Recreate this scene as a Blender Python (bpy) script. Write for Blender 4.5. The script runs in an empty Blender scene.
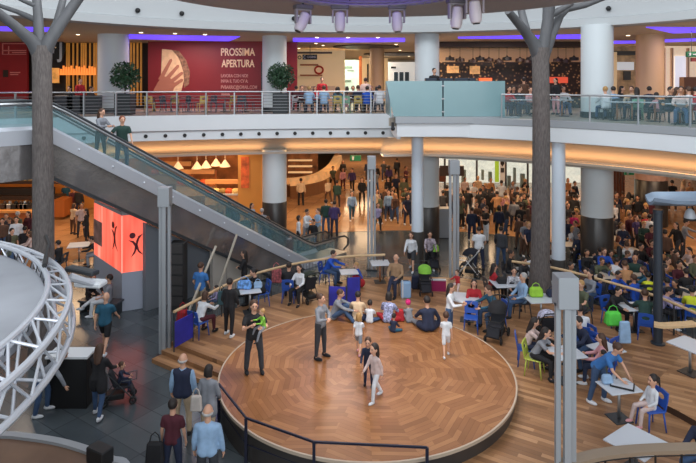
import bpy, bmesh, math, random
from mathutils import Vector, Matrix
random.seed(7)
sc = bpy.context.scene
COL = sc.collection
PI = math.pi
# ------------------------------------------------------------------ camera, light, exposure
FPX, HY, CXP, EYE = 580.0, 84.0, 348.0, 8.0      # focal length in pixels, horizon row, centre column, eye height
cam_d = bpy.data.cameras.new('camera')
cam_d.sensor_width = 36; cam_d.lens = 36 * FPX / 696
cam_d.shift_y = -(231.5 - HY) / 696
cam_d.clip_start = .1; cam_d.clip_end = 300
cam = bpy.data.objects.new('camera', cam_d); COL.objects.link(cam)
cam.location = (0, 0, EYE); cam.rotation_euler = (PI / 2, 0, 0)
sc.camera = cam
sc.view_settings.view_transform = 'Standard'; sc.view_settings.look = 'None'
sc.view_settings.exposure = 0.42; sc.view_settings.gamma = 1; sc.view_settings.use_curve_mapping = False
sc.cycles.use_denoising = True
sc.cycles.max_bounces = 6; sc.cycles.transparent_max_bounces = 12
sc.cycles.sample_clamp_indirect = 4
w = bpy.data.worlds.new('hall_daylight'); sc.world = w; w.use_nodes = True
bg = w.node_tree.nodes['Background']; bg.inputs[0].default_value = (.88, .94, 1.0, 1); bg.inputs[1].default_value = .72

def lin(c):
    return tuple(((v / 255) / 12.92 if v / 255 <= .04045 else ((v / 255 + .055) / 1.055) ** 2.4) for v in c)

def area(name, loc, size, watts, col, aim=(0, 0, -1), size_y=None):
    d = bpy.data.lights.new(name, 'AREA'); d.energy = watts; d.color = col
    d.size = size
    if size_y: d.shape = 'RECTANGLE'; d.size_y = size_y
    o = bpy.data.objects.new(name, d); COL.objects.link(o); o.location = loc
    o.rotation_euler = Vector(aim).to_track_quat('-Z', 'Y').to_euler()
    return o
WARM = (1.0, .68, .40); WARM2 = (1.0, .78, .56)
# daylight through the roof opening round the canopy
area('skylight_lamp', (0.5, 13, 18), 16, 2000, (.92, .96, 1.0), size_y=10)
# unseen fill lamp added behind the viewer to brighten fascias and pillars
area('south_fill_lamp', (0, -1.8, 10.2), 26, 1300, (.92, .96, 1.0), aim=(0, 1, -.22), size_y=4)
# ceiling lamps of the ground floor mall
for (x, y, e) in ((-21, 30, 420), (-14.5, 31.5, 520), (-8, 33.5, 420), (-1.5, 34, 520), (5, 33, 480), (11, 31, 420), (17, 28, 480), (16, 21, 200),
                  (-17, 40, 480), (-8, 44, 480), (1, 46, 620), (9, 41, 600), (17, 40, 620), (1, 58, 620), (16, 52, 400)):
    area('mall_ceiling_lamp', (x, y, 4.38), 3.0, e * .36, WARM if x < 12 else (1, .72, .5))
# ceiling lamps of the upper floor
for (x, y, e) in ((-16, 29, 230), (-9, 31.5, 200), (-.6, 31.5, 230), (3.5, 33, 230), (9, 31, 230), (17, 26.5, 200), (18, 23, 160), (-1, 42, 520), (2, 52, 500), (16.5, 37, 320), (8, 37, 130)):
    area('gallery_ceiling_lamp', (x, y, 10.4), 2.2, e * .6, WARM2)

# beams of the moving heads hung under the canopy, aimed at the stage
for (x, y) in ((-1.1, 15.2), (0.2, 15.6), (1.3, 15.5), (2.6, 14.0), (3.0, 13.6)):
    d = bpy.data.lights.new('stage_beam', 'SPOT'); d.energy = 430; d.spot_size = 1.25; d.spot_blend = .8; d.shadow_soft_size = .25; d.color = (1, .93, .86)
    o = bpy.data.objects.new('stage_beam', d); COL.objects.link(o); o.location = (x, y, 9.25); o.rotation_euler = (Vector((.6, 15.6, 0)) - Vector((x, y, 9.25))).to_track_quat('-Z', 'Y').to_euler()

# ------------------------------------------------------------------ projection helpers: pixel of the photo -> point of the hall
def at(px, py, z):
    d = FPX * (EYE - z) / (py - HY)
    return Vector(((px - CXP) * d / FPX, d, z))
def xd(px, d): return (px - CXP) * d / FPX
def zd(py, d): return EYE - (py - HY) * d / FPX

# ------------------------------------------------------------------ materials
MATS = {}
def mat(name, col, rough=.55, metal=0.0, var=.0, scale=8.0, bump=.0, emit=0, alpha=None, trans=0, spec=.5, stretch=(1, 1, 1)):
    if name in MATS: return MATS[name]
    m = bpy.data.materials.new(name); m.use_nodes = True; MATS[name] = m
    nt = m.node_tree; b = nt.nodes['Principled BSDF']
    c = lin(col) + (1,)
    b.inputs['Base Color'].default_value = c; b.inputs['Roughness'].default_value = rough; b.inputs['Metallic'].default_value = metal
    b.inputs['Specular IOR Level'].default_value = spec
    m.diffuse_color = c
    if var or bump:
        tc = nt.nodes.new('ShaderNodeTexCoord'); mp = nt.nodes.new('ShaderNodeMapping'); mp.inputs['Scale'].default_value = stretch
        nz = nt.nodes.new('ShaderNodeTexNoise'); nz.inputs['Scale'].default_value = scale; nz.inputs['Detail'].default_value = 4
        nt.links.new(tc.outputs['Object'], mp.inputs[0]); nt.links.new(mp.outputs[0], nz.inputs['Vector'])
        if var:
            mr = nt.nodes.new('ShaderNodeMapRange'); mr.inputs['From Min'].default_value = .3; mr.inputs['From Max'].default_value = .7
            mr.inputs['To Min'].default_value = 1 - var; mr.inputs['To Max'].default_value = 1 + var
            hs = nt.nodes.new('ShaderNodeHueSaturation'); hs.inputs['Color'].default_value = c
            nt.links.new(nz.outputs[0], mr.inputs[0]); nt.links.new(mr.outputs[0], hs.inputs['Value']); nt.links.new(hs.outputs[0], b.inputs['Base Color'])
        if bump:
            bp = nt.nodes.new('ShaderNodeBump'); bp.inputs['Strength'].default_value = bump; bp.inputs['Distance'].default_value = .03
            nt.links.new(nz.outputs[0], bp.inputs['Height']); nt.links.new(bp.outputs[0], b.inputs['Normal'])
    if emit:
        b.inputs['Emission Color'].default_value = c; b.inputs['Emission Strength'].default_value = emit
    if trans:
        b.inputs['Transmission Weight'].default_value = trans; b.inputs['IOR'].default_value = 1.1
    if alpha is not None:
        b.inputs['Alpha'].default_value = alpha
    return m
def cloth(name, col): return mat('cloth_' + name, col, .85, var=.14, scale=6)

def N(nt, t, **k):
    n = nt.nodes.new(t)
    for a, v in k.items(): setattr(n, a, v)
    return n
def M_(nt, op, a, b=None, c=None):
    n = nt.nodes.new('ShaderNodeMath'); n.operation = op
    for i, v in enumerate((a, b, c)):
        if v is None: continue
        if isinstance(v, (int, float)): n.inputs[i].default_value = v
        else: nt.links.new(v, n.inputs[i])
    return n.outputs[0]

def ramp(nt, fac, stops):
    r = N(nt, 'ShaderNodeValToRGB'); r.color_ramp.interpolation = 'LINEAR'
    e = r.color_ramp.elements
    e[0].position = stops[0][0]; e[0].color = lin(stops[0][1]) + (1,)
    e[1].position = stops[-1][0]; e[1].color = lin(stops[-1][1]) + (1,)
    for p, c in stops[1:-1]:
        x = e.new(p); x.color = lin(c) + (1,)
    nt.links.new(fac, r.inputs[0]); return r.outputs[0]

def wood_stage():          # chevron planks laid in rings of sectors round the stage centre
    m = bpy.data.materials.new('stage_parquet'); m.use_nodes = True; nt = m.node_tree; b = nt.nodes['Principled BSDF']
    tc = N(nt, 'ShaderNodeTexCoord'); sp = N(nt, 'ShaderNodeSeparateXYZ'); nt.links.new(tc.outputs['Object'], sp.inputs[0])
    X, Y = sp.outputs[0], sp.outputs[1]
    r = M_(nt, 'SQRT', M_(nt, 'ADD', M_(nt, 'MULTIPLY', X, X), M_(nt, 'MULTIPLY', Y, Y)))
    th = M_(nt, 'ARCTAN2', Y, X)
    k = 2 * PI / 12
    sect = M_(nt, 'FLOOR', M_(nt, 'DIVIDE', M_(nt, 'ADD', th, PI), k))
    a = M_(nt, 'SUBTRACT', M_(nt, 'ADD', th, PI), M_(nt, 'MULTIPLY', M_(nt, 'ADD', sect, .5), k))
    u = M_(nt, 'MULTIPLY', r, M_(nt, 'SINE', a)); v = M_(nt, 'MULTIPLY', r, M_(nt, 'COSINE', a))
    par = M_(nt, 'MODULO', M_(nt, 'ADD', sect, .01), 2.0)
    sg = M_(nt, 'SUBTRACT', M_(nt, 'MULTIPLY', M_(nt, 'FLOOR', par), 2.0), 1.0)
    s = M_(nt, 'DIVIDE', M_(nt, 'ADD', v, M_(nt, 'MULTIPLY', M_(nt, 'MULTIPLY', M_(nt, 'ABSOLUTE', u), sg), .3)), .13)
    idx = M_(nt, 'FLOOR', s)
    ln = M_(nt, 'FLOOR', M_(nt, 'ADD', M_(nt, 'MULTIPLY', u, .9), M_(nt, 'MULTIPLY', idx, .37)))
    cv = N(nt, 'ShaderNodeCombineXYZ'); nt.links.new(idx, cv.inputs[0]); nt.links.new(M_(nt, 'ADD', sect, M_(nt, 'MULTIPLY', M_(nt, 'GREATER_THAN', u, 0.0), .5)), cv.inputs[1]); nt.links.new(ln, cv.inputs[2])
    rg_ = M_(nt, 'FLOOR', M_(nt, 'DIVIDE', v, .74)); c2 = N(nt, 'ShaderNodeCombineXYZ'); nt.links.new(rg_, c2.inputs[0]); nt.links.new(sect, c2.inputs[1]); w2 = N(nt, 'ShaderNodeTexWhiteNoise', noise_dimensions='3D'); nt.links.new(c2.outputs[0], w2.inputs[0])
    wn = N(nt, 'ShaderNodeTexWhiteNoise', noise_dimensions='3D'); nt.links.new(cv.outputs[0], wn.inputs[0])
    nz = N(nt, 'ShaderNodeTexNoise'); nz.inputs['Scale'].default_value = 1.3; nt.links.new(tc.outputs['Object'], nz.inputs['Vector'])
    fac = M_(nt, 'ADD', M_(nt, 'ADD', M_(nt, 'MULTIPLY', wn.outputs[0], .42), M_(nt, 'MULTIPLY', w2.outputs[0], .25)), M_(nt, 'MULTIPLY', nz.outputs[0], .38))
    col = ramp(nt, fac, ((0.1, (116, 76, 46)), (.5, (141, 95, 60)), (.95, (168, 120, 80))))
    fr = M_(nt, 'FRACT', s); gap = M_(nt, 'LESS_THAN', fr, .06)
    mx = N(nt, 'ShaderNodeMixRGB'); nt.links.new(M_(nt, 'MULTIPLY', gap, .55), mx.inputs[0]); nt.links.new(col, mx.inputs[1]); mx.inputs[2].default_value = lin((80, 48, 32)) + (1,)
    nt.links.new(mx.outputs[0], b.inputs['Base Color'])
    b.inputs['Roughness'].default_value = .24
    return m
def wood_deck(name, ang, c0, c1, c2, wdt=.13, length=1.6, rough=.35):
    m = bpy.data.materials.new(name); m.use_nodes = True; nt = m.node_tree; b = nt.nodes['Principled BSDF']
    tc = N(nt, 'ShaderNodeTexCoord'); mp = N(nt, 'ShaderNodeMapping'); mp.inputs['Rotation'].default_value = (0, 0, ang)
    nt.links.new(tc.outputs['Object'], mp.inputs[0]); sp = N(nt, 'ShaderNodeSeparateXYZ'); nt.links.new(mp.outputs[0], sp.inputs[0])
    s = M_(nt, 'DIVIDE', sp.outputs[1], wdt); idx = M_(nt, 'FLOOR', s)
    l = M_(nt, 'FLOOR', M_(nt, 'ADD', M_(nt, 'DIVIDE', sp.outputs[0], length), M_(nt, 'MULTIPLY', idx, .37)))
    cv = N(nt, 'ShaderNodeCombineXYZ'); nt.links.new(idx, cv.inputs[0]); nt.links.new(l, cv.inputs[1])
    wn = N(nt, 'ShaderNodeTexWhiteNoise', noise_dimensions='3D'); nt.links.new(cv.outputs[0], wn.inputs[0])
    nz = N(nt, 'ShaderNodeTexNoise'); nz.inputs['Scale'].default_value = 1.2; nt.links.new(tc.outputs['Object'], nz.inputs['Vector'])
    fac = M_(nt, 'ADD', M_(nt, 'MULTIPLY', wn.outputs[0], .6), M_(nt, 'MULTIPLY', nz.outputs[0], .4))
    col = ramp(nt, fac, ((.1, c0), (.5, c1), (.9, c2)))
    gap = M_(nt, 'LESS_THAN', M_(nt, 'FRACT', s), .06)
    mx = N(nt, 'ShaderNodeMixRGB'); nt.links.new(M_(nt, 'MULTIPLY', gap, .5), mx.inputs[0]); nt.links.new(col, mx.inputs[1]); mx.inputs[2].default_value = lin((70, 48, 36)) + (1,)
    nt.links.new(mx.outputs[0], b.inputs['Base Color']); b.inputs['Roughness'].default_value = rough
    return m
def tiles(name, c0, c1, sx, sy, rough, joint, ang=0, jw=.012, spec=.5):
    m = bpy.data.materials.new(name); m.use_nodes = True; nt = m.node_tree; b = nt.nodes['Principled BSDF']
    tc = N(nt, 'ShaderNodeTexCoord'); mp = N(nt, 'ShaderNodeMapping'); mp.inputs['Rotation'].default_value = (0, 0, ang)
    nt.links.new(tc.outputs['Object'], mp.inputs[0]); sp = N(nt, 'ShaderNodeSeparateXYZ'); nt.links.new(mp.outputs[0], sp.inputs[0])
    a = M_(nt, 'DIVIDE', sp.outputs[0], sx); c = M_(nt, 'DIVIDE', sp.outputs[1], sy)
    cv = N(nt, 'ShaderNodeCombineXYZ'); nt.links.new(M_(nt, 'FLOOR', a), cv.inputs[0]); nt.links.new(M_(nt, 'FLOOR', c), cv.inputs[1])
    wn = N(nt, 'ShaderNodeTexWhiteNoise', noise_dimensions='3D'); nt.links.new(cv.outputs[0], wn.inputs[0])
    nz = N(nt, 'ShaderNodeTexNoise'); nz.inputs['Scale'].default_value = 1.5; nz.inputs['Detail'].default_value = 5; nt.links.new(tc.outputs['Object'], nz.inputs['Vector'])
    col = ramp(nt, M_(nt, 'ADD', M_(nt, 'MULTIPLY', wn.outputs[0], .5), M_(nt, 'MULTIPLY', nz.outputs[0], .5)), ((.15, c0), (.85, c1)))
    g = M_(nt, 'MAXIMUM', M_(nt, 'LESS_THAN', M_(nt, 'FRACT', a), jw / sx * 2), M_(nt, 'LESS_THAN', M_(nt, 'FRACT', c), jw / sy * 2))
    mx = N(nt, 'ShaderNodeMixRGB'); nt.links.new(M_(nt, 'MULTIPLY', g, .6), mx.inputs[0]); nt.links.new(col, mx.inputs[1]); mx.inputs[2].default_value = lin(joint) + (1,)
    nt.links.new(mx.outputs[0], b.inputs['Base Color']); b.inputs['Roughness'].default_value = rough
    b.inputs['Specular IOR Level'].default_value = spec
    return m
def glass(name, col, tint=.25, rough=.05):       # thin architectural glazing: mostly see-through, tinted, with a mirror sheen
    m = bpy.data.materials.new(name); m.use_nodes = True; nt = m.node_tree; nt.nodes.clear()
    out = N(nt, 'ShaderNodeOutputMaterial'); tr = N(nt, 'ShaderNodeBsdfTransparent'); gl = N(nt, 'ShaderNodeBsdfGlossy'); df = N(nt, 'ShaderNodeBsdfDiffuse')
    c = lin(col) + (1,); tr.inputs[0].default_value = tuple(.5 + .5 * v for v in c[:3]) + (1,); df.inputs[0].default_value = c
    gl.inputs['Roughness'].default_value = rough; gl.inputs[0].default_value = (.9, .95, 1, 1)
    m1 = N(nt, 'ShaderNodeMixShader'); m2 = N(nt, 'ShaderNodeMixShader'); m1.inputs[0].default_value = tint
    nt.links.new(tr.outputs[0], m1.inputs[1]); nt.links.new(df.outputs[0], m1.inputs[2])
    fz = N(nt, 'ShaderNodeFresnel'); fz.inputs[0].default_value = 1.45; nt.links.new(fz.outputs[0], m2.inputs[0])
    nt.links.new(m1.outputs[0], m2.inputs[1]); nt.links.new(gl.outputs[0], m2.inputs[2]); nt.links.new(m2.outputs[0], out.inputs[0])
    MATS[name] = m
    return m

WHITE = mat('white_plaster', (208, 213, 217), .6, var=.02, scale=1)
OFFW = mat('offwhite_plaster', (205, 200, 190), .65, var=.03, scale=1)
SOFFIT = mat('cove_plaster', (216, 204, 188), .6)
CEIL = mat('gallery_ceiling_plaster', (196, 176, 150), .7, var=.03, scale=1)
STEEL = mat('brushed_steel', (160, 163, 166), .35, .8, var=.06)
GREY = mat('grey_paint', (150, 155, 160), .45, .1)
LGREY = mat('light_grey_paint', (176, 182, 190), .45, .1)
DGREY = mat('dark_grey_metal', (62, 66, 70), .4, .4)
BLACK = mat('black_matte', (22, 22, 24), .55)
BROWN = mat('dark_brown_panel', (58, 42, 34), .5, var=.1)
WOODRAIL = mat('pale_wood_rail', (202, 172, 132), .45, var=.1, scale=5)
BLUEP = mat('blue_plastic', (34, 78, 164), .4)
REDP = mat('red_board', (134, 30, 34), .5, var=.05, scale=.8)
WHITET = mat('white_laminate', (192, 198, 206), .35)
ORW = mat('orange_wood', (168, 96, 46), .45, var=.15, scale=2, stretch=(1, 1, .2))
SKINS = [mat('skin_light', (205, 158, 132), .6), mat('skin_olive', (182, 134, 106), .6)]
EYEM = mat('eye_dark', (40, 28, 24), .4); LIP = mat('lips', (160, 90, 84), .5)

# ------------------------------------------------------------------ mesh builder
class MB:
    def __init__(s): s.v = []; s.f = []; s.m = []
    def add(s, vs, fs, mi=0):
        o = len(s.v); s.v += [tuple(v) for v in vs]; s.f += [tuple(i + o for i in f) for f in fs]; s.m += [mi] * len(fs); return s
    def box(s, c, size, rz=0, mi=0, mtx=None):
        x, y, z = (k / 2 for k in size)
        R = mtx if mtx is not None else Matrix.Rotation(rz, 3, 'Z')
        vs = [Vector(c) + R @ Vector((a * x, b * y, d * z)) for d in (-1, 1) for b in (-1, 1) for a in (-1, 1)]
        return s.add(vs, [(0, 2, 3, 1), (4, 5, 7, 6), (0, 1, 5, 4), (2, 6, 7, 3), (0, 4, 6, 2), (1, 3, 7, 5)], mi)
    def beam(s, p0, p1, wd, ht, mi=0):
        p0, p1 = Vector(p0), Vector(p1); d = p1 - p0; q = d.to_track_quat('X', 'Z').to_matrix()
        return s.box((p0 + p1) / 2, (d.length, wd, ht), mtx=q, mi=mi)
    def path(s, pts, r, n=8, closed=False, mi=0, cap=True):
        pts = [Vector(p) for p in pts]; L = len(pts); rs = r if isinstance(r, (list, tuple)) else [r] * L
        vs = []; up0 = None
        for i, p in enumerate(pts):
            a = pts[(i - 1) % L] if (closed or i) else p; b = pts[(i + 1) % L] if (closed or i < L - 1) else p
            t = (b - a).normalized() if (b - a).length > 1e-9 else Vector((0, 0, 1))
            if up0 is None: up0 = Vector((0, 0, 1)) if abs(t.z) < .9 else Vector((1, 0, 0))
            e = t.cross(up0)
            if e.length < 1e-4: e = t.cross(Vector((1, 0, 0)) if abs(t.x) < .9 else Vector((0, 1, 0)))
            e.normalize(); f = e.cross(t).normalized(); up0 = f
            for k in range(n):
                q = 2 * PI * k / n; vs.append(p + (e * math.cos(q) + f * math.sin(q)) * rs[i])
        fs = []
        for i in range(L if closed else L - 1):
            j = (i + 1) % L
            for k in range(n): fs.append((i * n + k, i * n + (k + 1) % n, j * n + (k + 1) % n, j * n + k))
        if cap and not closed: fs += [tuple(range(n))[::-1], tuple((L - 1) * n + k for k in range(n))]
        return s.add(vs, fs, mi)
    def tube(s, a, b, r, r2=None, n=8, mi=0): return s.path([a, b], [r, r if r2 is None else r2], n, mi=mi)
    def ball(s, c, r, n=12, h=8, mi=0, R=None):
        rx, ry, rz = r if isinstance(r, (tuple, list)) else (r, r, r); c = Vector(c); vs = [(0, 0, 1)]
        for i in range(1, h):
            t = PI * i / h
            for k in range(n): q = 2 * PI * k / n; vs.append((math.sin(t) * math.cos(q), math.sin(t) * math.sin(q), math.cos(t)))
        vs.append((0, 0, -1)); V = []
        for v in vs:
            p = Vector((v[0] * rx, v[1] * ry, v[2] * rz)); V.append(c + (R @ p if R is not None else p))
        fs = [(0, 1 + k, 1 + (k + 1) % n) for k in range(n)]
        for i in range(h - 2):
            for k in range(n): a = 1 + i * n; fs.append((a + k, a + n + k, a + n + (k + 1) % n, a + (k + 1) % n))
        a = 1 + (h - 2) * n; fs += [(a + k, len(vs) - 1, a + (k + 1) % n) for k in range(n)]
        return s.add(V, fs, mi)
    def lathe(s, prof, c=(0, 0, 0), n=24, mi=0, cap=True):
        vs = []; c = Vector(c)
        for r, z in prof:
            for k in range(n): q = 2 * PI * k / n; vs.append(c + Vector((r * math.cos(q), r * math.sin(q), z)))
        fs = [(i * n + k, i * n + (k + 1) % n, (i + 1) * n + (k + 1) % n, (i + 1) * n + k) for i in range(len(prof) - 1) for k in range(n)]
        if cap: fs += [tuple(range(n))[::-1], tuple((len(prof) - 1) * n + k for k in range(n))]
        return s.add(vs, fs, mi)
    def prism(s, poly, z0, z1, mi=0):
        n = len(poly)
        ar = sum(poly[i][0] * poly[(i + 1) % n][1] - poly[(i + 1) % n][0] * poly[i][1] for i in range(n))
        if ar < 0: poly = poly[::-1]
        vs = [(p[0], p[1], z0) for p in poly] + [(p[0], p[1], z1) for p in poly]
        fs = [tuple(range(n))[::-1], tuple(range(n, 2 * n))] + [(i, (i + 1) % n, n + (i + 1) % n, n + i) for i in range(n)]
        return s.add(vs, fs, mi)
    def plate(s, poly, M, th, mi=0):         # polygon in a local XZ plane, thickness along local Y
        n = len(poly); vs = [M @ Vector((p[0], 0, p[1])) for p in poly] + [M @ Vector((p[0], th, p[1])) for p in poly]
        fs = [tuple(range(n)), tuple(range(n, 2 * n))[::-1]] + [(i, n + i, n + (i + 1) % n, (i + 1) % n) for i in range(n)]
        return s.add(vs, fs, mi)
    def sweep(s, curve, prof, out, mi=0, closed_prof=False, side=None):
        nrm = normals(curve, out); vs = []; P = len(prof)
        for p, nn in zip(curve, nrm):
            for o, z in prof: vs.append((p[0] + nn[0] * o, p[1] + nn[1] * o, z))
        fs = []
        for i in range(len(curve) - 1):
            for k in range(P if closed_prof else P - 1):
                k2 = (k + 1) % P; fs.append((i * P + k, (i + 1) * P + k, (i + 1) * P + k2, i * P + k2))
        if closed_prof: fs += [tuple(range(P)), tuple((len(curve) - 1) * P + k for k in range(P))[::-1]]
        return s.add(vs, fs, mi)
    def mesh(s, name, mats, smooth=False, bevel=0):
        me = bpy.data.meshes.new(name); me.from_pydata(s.v, [], s.f)
        for m in (mats if isinstance(mats, (list, tuple)) else [mats]): me.materials.append(m)
        me.polygons.foreach_set('material_index', s.m)
        if smooth: me.polygons.foreach_set('use_smooth', [True] * len(me.polygons))
        bm = bmesh.new(); bm.from_mesh(me); bmesh.ops.recalc_face_normals(bm, faces=bm.faces)
        if bevel: bmesh.ops.bevel(bm, geom=list(bm.edges), offset=bevel, segments=1, affect='EDGES', clamp_overlap=True)
        bm.to_mesh(me); bm.free()
        me.update(); return me
    def build(s, name, mats, parent=None, smooth=False, bevel=0, loc=None):
        o = bpy.data.objects.new(name, s.mesh(name, mats, smooth, bevel)); COL.objects.link(o)
        if smooth:
            try: o.data.set_sharp_from_angle(angle=math.radians(38))
            except Exception: pass
        if parent: o.parent = parent
        if loc: o.location = loc
        return o
def normals(curve, out):
    """unit plan normals of a polyline, on the side away from the point OUT"""
    r = []
    for i, p in enumerate(curve):
        a = curve[max(i - 1, 0)]; b = curve[min(i + 1, len(curve) - 1)]
        n = Vector((-(b[1] - a[1]), b[0] - a[0])).normalized()
        if n.dot(Vector((p[0] - out[0], p[1] - out[1]))) < 0: n = -n
        r.append(n)
    return r
def smooth_curve(pts, n=8):
    pts = [Vector(p) for p in pts]; r = []
    P = [pts[0] * 2 - pts[1]] + pts + [pts[-1] * 2 - pts[-2]]
    for i in range(1, len(P) - 2):
        for k in range(n):
            t = k / n; a, b, c, d = P[i - 1:i + 3]
            r.append(.5 * ((2 * b) + (c - a) * t + (2 * a - 5 * b + 4 * c - d) * t * t + (3 * b - 3 * c + d - a) * t ** 3))
    r.append(pts[-1]); return r
def resample(c, step):
    out = [Vector(c[0])]; acc = 0
    for a, b in zip(c, c[1:]):
        a, b = Vector(a), Vector(b); L = (b - a).length; t = step - acc
        while t <= L: out.append(a + (b - a) * (t / L)); t += step
        acc = (acc + L) % step if L else acc
    return out

def thing(name, label, cat, loc=(0, 0, 0), rz=0, group=None):
    o = bpy.data.objects.new(name, None); COL.objects.link(o); o.location = loc; o.rotation_euler = (0, 0, rz); o.empty_display_size = .1
    return tag(o, label, cat, group)
LABELS = {}
def tag(o, label, cat, group=None, kind=None):
    if label: o['label'] = label
    if cat: o['category'] = cat
    if group: o['group'] = group
    if kind: o['kind'] = kind
    return o
def struct(o): o['kind'] = 'structure'; return o
def copy_tree(o, parent=None):
    c = o.copy(); COL.objects.link(c); c.parent = parent
    if parent is not None: c.matrix_parent_inverse = o.matrix_parent_inverse.copy()
    for ch in list(o.children): copy_tree(ch, c)
    return c
def lettering(txt, size, mt, parent, M, squeeze=1.0, align='LEFT', name='lettering'):
    cu = bpy.data.curves.new('t', 'FONT'); cu.body = txt; cu.size = size; cu.extrude = .01; cu.align_x = align; cu.offset = size * .022
    t = bpy.data.objects.new('t', cu); COL.objects.link(t)
    bpy.context.view_layer.update()
    me = bpy.data.meshes.new_from_object(t.evaluated_get(bpy.context.evaluated_depsgraph_get()))
    bpy.data.objects.remove(t); me.materials.clear(); me.materials.append(mt)
    me.transform(M @ Matrix.Rotation(PI / 2, 4, 'X') @ Matrix.Diagonal((squeeze, 1, 1, 1)))
    o = bpy.data.objects.new(name, me); COL.objects.link(o); o.parent = parent; return o
# ------------------------------------------------------------------ THE HALL
UF = 6.55                                            # upper floor level
OUT = (0.5, 8)
EL = smooth_curve([(-27, 10), (-22, 18), (-17, 22.4), (-12.5, 25.2), (-8, 26.9), (-4, 27.9), (0, 28.3), (2.4, 28.4)])
ER = smooth_curve([(1.75, 24.7), (4, 24.8), (6.6, 23.6), (9.2, 21.4), (11.2, 18.7), (12.9, 15), (13.8, 10)])
UP = smooth_curve([(-22, 8), (-16, 16.5), (-12, 21.3), (-9.6, 24.1), (-6.5, 26.2), (-3, 27.6), (0.5, 28.0), (4, 27.8), (7.8, 26.5), (10.7, 25), (13.3, 22.1), (16.5, 17), (19, 9)])
FLOORM = tiles('dark_slate_tiles', (58, 65, 70), (84, 91, 95), 1.2, .6, .2, (44, 50, 54), ang=.6)
MARBLE = tiles('polished_beige_marble', (150, 110, 76), (182, 140, 100), .9, .9, .14, (104, 72, 48), ang=.2)
DECK = wood_deck('terrace_planks', .55, (118, 84, 58), (152, 112, 78), (184, 142, 104))
STAGEM = wood_stage()
struct(MB().prism([(-32, -2), (32, -2), (32, 72), (-32, 72)], -.3, 0).build('floor', FLOORM))
inner = [(-32, 20), (-20, 21.5), (-14, 24), (-11, 25.8), (-8.5, 27.2), (-5, 29.8), (0, 31.4), (5, 31.6), (8.5, 30.5), (11, 28.5), (13.5, 25.5), (16, 20), (17, 12), (32, 12)]
inner = smooth_curve(inner, 4) + [Vector((32, 70)), Vector((-32, 70))]
struct(MB().prism([tuple(p) for p in inner], .002, .012).build('floor_mall_marble', MARBLE))
# upper slab
polyL = [tuple(p) for p in EL] + [(2.4, 24.6)] + [tuple(p) for p in ER]
def shift(c, k): return [tuple(Vector(p) + n * k) for p, n in zip(c, normals(c, OUT))]
slab = shift(EL, .07) + [(2.47, 25)] + shift(ER, .1) + [(32, 10), (32, 70), (-32, 70), (-32, 10)]
SLABM = tiles('gallery_floor_tiles', (150, 140, 128), (176, 166, 152), .6, .6, .3, (120, 110, 100))
backed = [(-30, 14)] + [tuple(Vector(p) + n * 2.7) for p, n in zip(EL[4:], normals(EL, OUT)[4:])] + [tuple(Vector(p) + n * 2.7) for p, n in zip(ER[8:], normals(ER, OUT)[8:])] + [(32, 10), (32, 70), (-32, 70)]
struct(MB().prism(slab, 6.2, UF).build('floor_gallery', SLABM))
struct(MB().prism(backed, 4.46, 4.6).build('ceiling_mall', OFFW))
# left fascia with its step and warm cove
m = MB(); m.sweep(EL, [(.35, UF), (0, UF), (0, 5.84), (.12, 5.78), (.12, 5.38), (.3, 5.34)], OUT); struct(m.build('wall_balcony_west_fascia', WHITE, smooth=True))
m = MB(); m.sweep(EL, [(.3, 5.34), (.9, 5.28), (1.5, 5.12), (2.1, 4.86), (2.7, 4.5), (2.7, 4.42), (1.7, 4.42), (1.7, 4.52), (1.78, 4.52), (1.78, 4.46)], OUT); struct(m.build('wall_balcony_west_cove', SOFFIT, smooth=True))
m = MB(); m.sweep(ER[4:], [(.35, UF + .02), (0, UF + .02), (0, 6.32), (.03, 6.3)], OUT, mi=0); m.sweep(ER[4:], [(.03, 6.3), (.03, 5.74), (.2, 5.70)], OUT, mi=1)
struct(m.build('wall_balcony_east_fascia', [GREY, WHITE], smooth=True))
m = MB(); m.sweep(ER, [(.2, 5.70), (.9, 5.66), (1.5, 5.5), (2.2, 5.2), (2.9, 4.72), (2.9, 4.66), (1.9, 4.66), (1.9, 4.76), (1.98, 4.76), (1.98, 4.7)], OUT); struct(m.build('wall_balcony_east_cove', SOFFIT, smooth=True))
LED = mat('warm_led', (255, 200, 140), emit=2.6)
for nm, c, o0, z in (('west', EL, 2.0, 4.45), ('east', ER, 2.2, 4.69)):
    m = MB(); m.sweep(c, [(o0, z - .02), (o0, z + .01), (o0 + .25, z + .01), (o0 + .25, z - .02)], OUT, closed_prof=True)
    tag(m.build('cove_light_strip', LED), 'warm linear light glowing in the cove under the %s balcony' % ('white curved' if nm == 'west' else 'grey and white glass-railed'), 'light strip')
# round nozzles on the left fascia
cv = resample([p for p in EL], .86)
nn = normals(cv, OUT); k = 0
for p, n_ in zip(cv, nn):
    if not (-13.5 < p[0] < 2.2): continue
    q = Vector((p[0], p[1], 5.6)) + Vector((n_[0], n_[1], 0)) * .12
    o = MB().path([q + Vector((n_[0], n_[1], 0)) * .05, q - Vector((n_[0], n_[1], 0)) * .05], [.095, .085], 12).build('air_nozzle', BLACK)
    tag(o, 'small black round air nozzle on the white balcony band', 'air nozzle', 'air nozzles along the white balcony band')
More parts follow.
